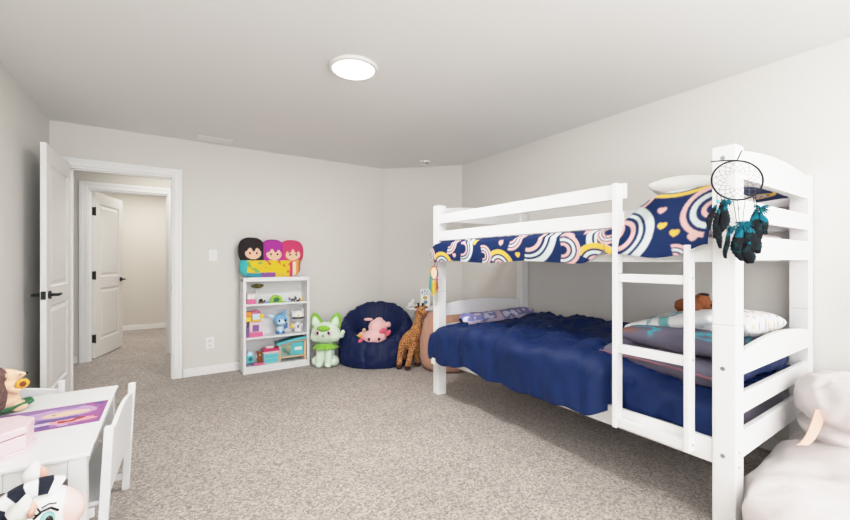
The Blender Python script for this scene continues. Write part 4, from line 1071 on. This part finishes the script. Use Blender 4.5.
def make_chair(name, label, w, zt):
    """chair local frame: back at x=0 facing -x, width along y centred on 0"""
    t = empty(name, (0, 0, 0), 0, label, 'chair', 'white play chairs')
    pw = 0.031; lean = 0.028
    for sy in (-1, 1):
        y0, y1 = (w/2-pw, w/2) if sy > 0 else (-w/2, -w/2+pw)
        v = [(-pw, y0, 0), (0, y0, 0), (0, y1, 0), (-pw, y1, 0), (-pw+lean, y0, zt), (lean, y0, zt), (lean, y1, zt), (-pw+lean, y1, zt)]
        MB().add(v, [(0, 3, 2, 1), (4, 5, 6, 7), (0, 1, 5, 4), (1, 2, 6, 5), (2, 3, 7, 6), (3, 0, 4, 7)]).build('back_post', 'white', t, bevel=0.003)
        MB().box(-0.30, -0.30+pw, y0, y1, 0, 0.25).build('leg', 'white', t, bevel=0.003)
        MB().box(-0.27, -pw+0.004, y0+0.006, y1-0.006, 0.055, 0.08).build('stretcher', 'white', t, bevel=0.003)
    a, b = -w/2+pw, w/2-pw
    def xo(z): return lean*z/zt - pw/2
    pl = [(a, 0.265), (b, 0.265)] + [(b+(a-b)*k/24, zt-0.045+0.038*sin(pi*k/24)) for k in range(25)]
    mb = MB(); mb.prism(pl, 'x', -0.009, 0.009)
    mb.v = [(v[0]+xo(v[2]), v[1], v[2]) for v in mb.v]
    mb.build('backrest', 'white', t, bevel=0.003)
    MB().box(-0.315, -pw*0.6, a-0.01, b+0.01, 0.25, 0.268).build('seat', 'white', t, bevel=0.004)
    MB().box(-0.29, -pw, -w/2+0.006, -w/2+0.022, 0.215, 0.25).box(-0.29, -pw, w/2-0.022, w/2-0.006, 0.215, 0.25).box(-0.295, -0.28, a, b, 0.215, 0.25).build('seat_rail', 'white', t, bevel=0.003)
    return t
ch = make_chair('play_chair', 'white arched-back chair at the open side of play table, back to the carpet', 0.655, 0.55)
ch.location = (-0.190, 2.252, 0); ch.rotation_euler = (0, 0, -0.05)
def copy_tree(o):
    c = o.copy(); COL.objects.link(c)
    for k in o.children:
        d = k.copy(); COL.objects.link(d); d.parent = c
    return c
c2 = copy_tree(ch); c2['label'] = 'white arched-back chair tucked at far end of play table by the open door'
c2.location = (-0.76, 2.875, 0); c2.rotation_euler = (0, 0, pi/2); c2.scale = (1, 0.86, 0.975)

# placemat
def pm(v):
    x, y = v[0], v[1]
    n = noise.noise(Vector((x*16, y*16, 0.5))); n2 = noise.noise(Vector((x*30, y*30, 3.5)))
    if x > 0.185 or x < -0.185 or abs(y) > 0.137: return (150, 96, 150)
    if ((x-0.06)/0.115)**2 + ((y-0.035)/0.06)**2 < 1+0.25*n:
        if ((x-0.06)/0.085)**2 + ((y-0.03)/0.035)**2 < 1+0.3*n2: return (226, 196, 166) if n2 < 0.45 else (110, 70, 70)
        return (190, 158, 198)
    if ((x-0.10)/0.09)**2 + ((y+0.085)/0.03)**2 < 1+0.6*n2: return (222, 160, 168) if n2 < 0.3 else (170, 66, 60)
    if ((x+0.02)/0.10)**2 + ((y+0.08)/0.02)**2 < 1+0.6*n2: return (214, 190, 216)
    if ((x+0.10)/0.05)**2 + ((y+0.05)/0.03)**2 < 1: return (200, 194, 120)
    if n > 0.3: return (198, 170, 206)
    if n < -0.3: return (112, 92, 146)
    return (152, 122, 172) if x < 0.12 else (160, 98, 150)
o = MB().grid(lambda a, b: (-0.20+0.40*a, -0.15+0.30*b, 0), 130, 100, col=pm).build('placemat', 'vc', None, solid=0.002)
o.location = (-0.452, 2.335, TZ+0.0025); tag(o, 'purple patterned placemat lying on the white play table', 'placemat')

# hedgehog figurine on a leaf
r = empty('hedgehog_figurine', (-0.638, 2.535, TZ), 0.5, 'brown and peach hedgehog figurine holding orange flower, on green leaf', 'figurine')
leaf = [(0.135*cos(a)*(1 if cos(a) < 0 else 1.0), 0.075*sin(a)*(1-0.35*max(0, cos(a)))) for a in [2*pi*k/30 for k in range(30)]]
MB().grid(lambda a, b: (0.13*b*cos(a*2*pi), 0.075*b*sin(a*2*pi), 0.004+0.026*b**3+0.004*sin(a*2*pi*5)*b), 40, 8, cu=True).build('leaf', 'deepgreen', r, smooth=True, solid=0.01)
mb = MB()
mb.blob((0.015, -0.008, 0.055), (0.058, 0.055, 0.05), 14).blob((0.02, -0.01, 0.115), (0.048, 0.046, 0.055), 14).blob((0.02, -0.01, 0.165), (0.042, 0.04, 0.036), 12)
mb.tube([(0.035, -0.012, 0.165), (0.068, -0.016, 0.163), (0.092, -0.018, 0.166)], [0.032, 0.02, 0.007], 12)
mb.blob((0.058, -0.045, 0.022), (0.036, 0.022, 0.02), 10).blob((0.07, 0.02, 0.022), (0.034, 0.02, 0.02), 10)
mb.tube([(0.02, -0.05, 0.115), (0.042, -0.062, 0.10), (0.06, -0.062, 0.108)], [0.018, 0.015, 0.012], 10)
mb.fuse('body', 'hedgepeach', r, voxel=0.005, smooth=3)
sp = MB()
sp.blob((-0.040, -0.030, 0.088), (0.056, 0.068, 0.088), 18, nz=0.10, ns=45).blob((-0.024, -0.016, 0.175), (0.046, 0.050, 0.040), 14, nz=0.1, ns=45).fuse('bristle_coat', 'hedgebrown', r, voxel=0.004, smooth=1)
fl = MB()
for k in range(7):
    a = 2*pi*k/7; fl.blob((0.064+0.017*cos(a), -0.066, 0.130+0.012*sin(a)), (0.013, 0.008, 0.012), 8)
fl.build('flower', 'orangeyellow', r, smooth=True)
MB().blob((0.064, -0.072, 0.130), (0.014, 0.008, 0.013), 8).build('flower_centre', 'brownplush', r, smooth=True)
MB().blob((0.094, -0.018, 0.167), (0.006, 0.006, 0.005), 8).build('nose', 'eye', r, smooth=True)
MB().tube([(0.058, -0.043, 0.168), (0.063, -0.041, 0.170), (0.068, -0.036, 0.169)], 0.002, 6).build('eyelid', 'hedgebrown', r)
MB().blob((0.0, -0.05, 0.178), (0.012, 0.006, 0.012), 8).build('ear', 'hedgepeach', r, smooth=True)

r.scale = (0.86, 0.86, 1.0)
# octagonal jewellery box
r = empty('jewelry_box', (-0.573, 2.035, TZ), 0.0, 'pale pink octagonal jewelry box on corner of play table', 'box')
def octo(k, rx=0.138, ry=0.105, c=0.055):
    x, y = rx*k, ry*k; c = c*k
    return [(-x+c, -y), (x-c, -y), (x, -y+c), (x, y-c), (x-c, y), (-x+c, y), (-x, y-c), (-x, -y+c)]
MB().prism(octo(1.0), 'z', 0.012, 0.062).build('box_body', 'palepink', r, bevel=0.002)
MB().prism(octo(1.05), 'z', 0.0, 0.012).build('base_moulding', 'palepink', r, bevel=0.003)
l = MB().prism(octo(1.02), 'z', 0.064, 0.092).build('lid', 'palepink', r, bevel=0.006, seg=3)
MB().grid(lambda a, b: (0.062*b*cos(a*2*pi), 0.032*b*sin(a*2*pi), 0.0928), 36, 6, cu=True, col=lambda v: (176, 186, 170) if noise.noise(Vector(v)*80) > 0 else (206, 200, 196)).build('oval_picture', 'vc', l)
MB().blob((0, -0.109, 0.062), (0.01, 0.006, 0.009), 8).build('clasp', 'whitecloth', r, smooth=True)

# zebra plush
r = empty('plush_zebra', (-0.315, 1.645, 0), 0.2, 'black and white plush zebra with pink muzzle sitting before the play table', 'plush toy')
mb = MB()
mb.blob((-0.06, 0.03, 0.14), (0.12, 0.10, 0.145), 16).tube([(-0.07, 0.02, 0.22), (-0.085, 0.01, 0.32), (-0.05, 0, 0.41)], [0.095, 0.078, 0.078], 16)
mb.blob((-0.012, 0, 0.428), (0.085, 0.08, 0.066), 16).blob((0.02, 0, 0.42), (0.062, 0.066, 0.058), 14).blob((0.050, 0, 0.405), (0.042, 0.054, 0.050), 14)
for sy in (-1, 1):
    mb.tube([(-0.01, sy*0.07, 0.24), (0.06, sy*0.075-0.01, 0.14), (0.09, sy*0.07-0.01, 0.04)], [0.045, 0.04, 0.04], 12)
    mb.blob((0.03, sy*0.10, 0.055), (0.13, 0.05, 0.05), 12)
def zeb(v):
    x, y, z = v
    if x > 0.034 + 0.25*max(0, z-0.44) and 0.34 < z < 0.55: return (240, 208, 202)
    if z > 0.36 and x > -0.062: return (240, 240, 238)
    s = sin(z*70 + x*52 + 1.2*noise.noise(Vector((x*9, y*9, z*9))))
    return (34, 36, 48) if s > 0.05 else (240, 240, 238)
mb.fuse('body', 'vc', r, voxel=0.007, smooth=4, col=zeb)
mn = MB()
def mane(a, b):
    an = pi*0.33 + a*pi*0.66
    R0 = 0.068 + 0.042*b*(1-0.2*a)
    return (-0.022+R0*1.15*cos(an), 0.0, 0.423+R0*1.0*sin(an))
def mcol(v):
    an = atan2(v[2]-0.423, v[0]+0.022)
    return (34, 38, 52) if sin(an*10+0.4) > -0.1 else (242, 242, 242)
mn.grid(mane, 90, 8, col=mcol); mn.build('mane', 'vc', r, smooth=True, solid=0.034)
for sy, bx, bz, tx, tz in ((-1, -0.056, 0.448, -0.040, 0.528), (1, -0.030, 0.475, -0.024, 0.553)):
    e = MB(); e.tube([(bx, sy*0.058, bz), (bx-0.004, sy*0.088, bz+0.04), (tx-0.004, sy*0.092, tz-0.025), (tx, sy*0.09, tz)], [0.018, 0.025, 0.020, 0.006], 14)
    eo = e.build('ear', 'whitecloth', r, smooth=True)
    e = MB(); e.tube([(bx+0.022, sy*0.075-0.012, bz+0.012), (bx+0.026, sy*0.09-0.014, bz+0.04), (tx+0.012, sy*0.094-0.01, tz-0.022)], [0.006, 0.010, 0.004], 10); e.build('inner_ear', 'peach', eo, smooth=True)
    ey = MB().blob((0.0, sy*0.075, 0.43), (0.018, 0.009, 0.023), 12).build('eye', 'eyegreen', r, smooth=True)
    MB().blob((0.003, sy*0.081, 0.428), (0.010, 0.005, 0.016), 10).build('pupil', 'eye', ey, smooth=True)
    MB().tube([(-0.028, sy*0.078, 0.446), (-0.012, sy*0.083, 0.462), (0.008, sy*0.08, 0.464), (0.024, sy*0.072, 0.446)], 0.0034, 6).tube([(-0.022, sy*0.081, 0.454), (-0.034, sy*0.086, 0.468)], 0.002, 5).tube([(-0.014, sy*0.083, 0.461), (-0.021, sy*0.087, 0.478)], 0.002, 5).build('eyelashes', 'eye', ey)
MB().tube([(-0.012, -0.077, 0.470), (0.004, -0.075, 0.475), (0.02, -0.069, 0.468)], 0.0022, 6).build('eyebrow', 'darkgrey', r)
MB().tube([(-0.13, 0.03, 0.1), (-0.2, 0.03, 0.08), (-0.25, 0.03, 0.04)], [0.016, 0.014, 0.024], 10).build('tail', 'blackplush', r, smooth=True)

# ------------------------------------------------------------------ light, world, camera
def area(name, loc, rot, sx, sy, power, col=(255, 255, 255)):
    l = bpy.data.lights.new(name, 'AREA'); l.shape = 'RECTANGLE'; l.size = sx; l.size_y = sy; l.energy = power; l.color = lin(col)
    o = bpy.data.objects.new(name, l); COL.objects.link(o); o.location = loc; o.rotation_euler = rot; return o
area('window_light', (1.0, YF+0.02, 1.35), (radians(90), 0, 0), 3.0, 1.5, 88, (246, 249, 255))
area('added_bounce_fill', (0.45, -1.9, 1.0), (radians(180), 0, 0), 2.6, 1.8, 205, (251, 252, 255))  # unseen upward fill added behind the camera to brighten the ceiling
area('ceiling_light_lamp', (0.99, 2.33, H-0.03), (0, 0, 0), 0.27, 0.27, 42, (252, 252, 252))
area('hall_fill', (0.4, 5.4, H-0.02), (0, 0, 0), 1.6, 0.6, 18, (255, 250, 244))  # added fill light for the hall, no fixture there
area('far_room_fill', (-0.3, 7.3, H-0.02), (0, 0, 0), 1.2, 1.2, 32, (255, 250, 244))  # invented source under the ceiling, brightens the room past the hall
w = bpy.data.worlds.new('sky'); SC.world = w; w.use_nodes = True
nt = w.node_tree; bg = nt.nodes['Background']; sky = nt.nodes.new('ShaderNodeTexSky'); sky.sky_type = 'HOSEK_WILKIE'
bg.inputs['Strength'].default_value = 0.6; nt.links.new(sky.outputs[0], bg.inputs['Color'])

cam = bpy.data.cameras.new('camera'); co = bpy.data.objects.new('camera', cam); COL.objects.link(co)
cam.sensor_fit = 'HORIZONTAL'; cam.sensor_width = 36.0; cam.lens = 387.7/850*36
co.location = (0, 0, 1.194); co.rotation_euler = (radians(90), 0, -radians(33.45))
cam.shift_y = (261.13-260)/850; cam.clip_start = 0.05
SC.camera = co
SC.view_settings.view_transform = 'Standard'; SC.view_settings.look = 'None'
SC.view_settings.exposure = -0.04; SC.view_settings.gamma = 1.11
vs = SC.view_settings; vs.use_curve_mapping = True; cmap = vs.curve_mapping
cmap.white_level = (1.7, 1.7, 1.7); cmap.use_clip = True
cv = cmap.curves[3]
for t_, o_ in ((0.1, 0.17), (0.2, 0.34), (0.3, 0.505), (0.4, 0.645), (0.5, 0.755), (0.62, 0.85), (0.8, 0.925)): cv.points.new(t_, o_)
cv.points[len(cv.points)-1].location = (1.0, 0.965)
cmap.update()
SC.cycles.max_bounces = 10; SC.cycles.diffuse_bounces = 6
SC.cycles.use_denoising = True
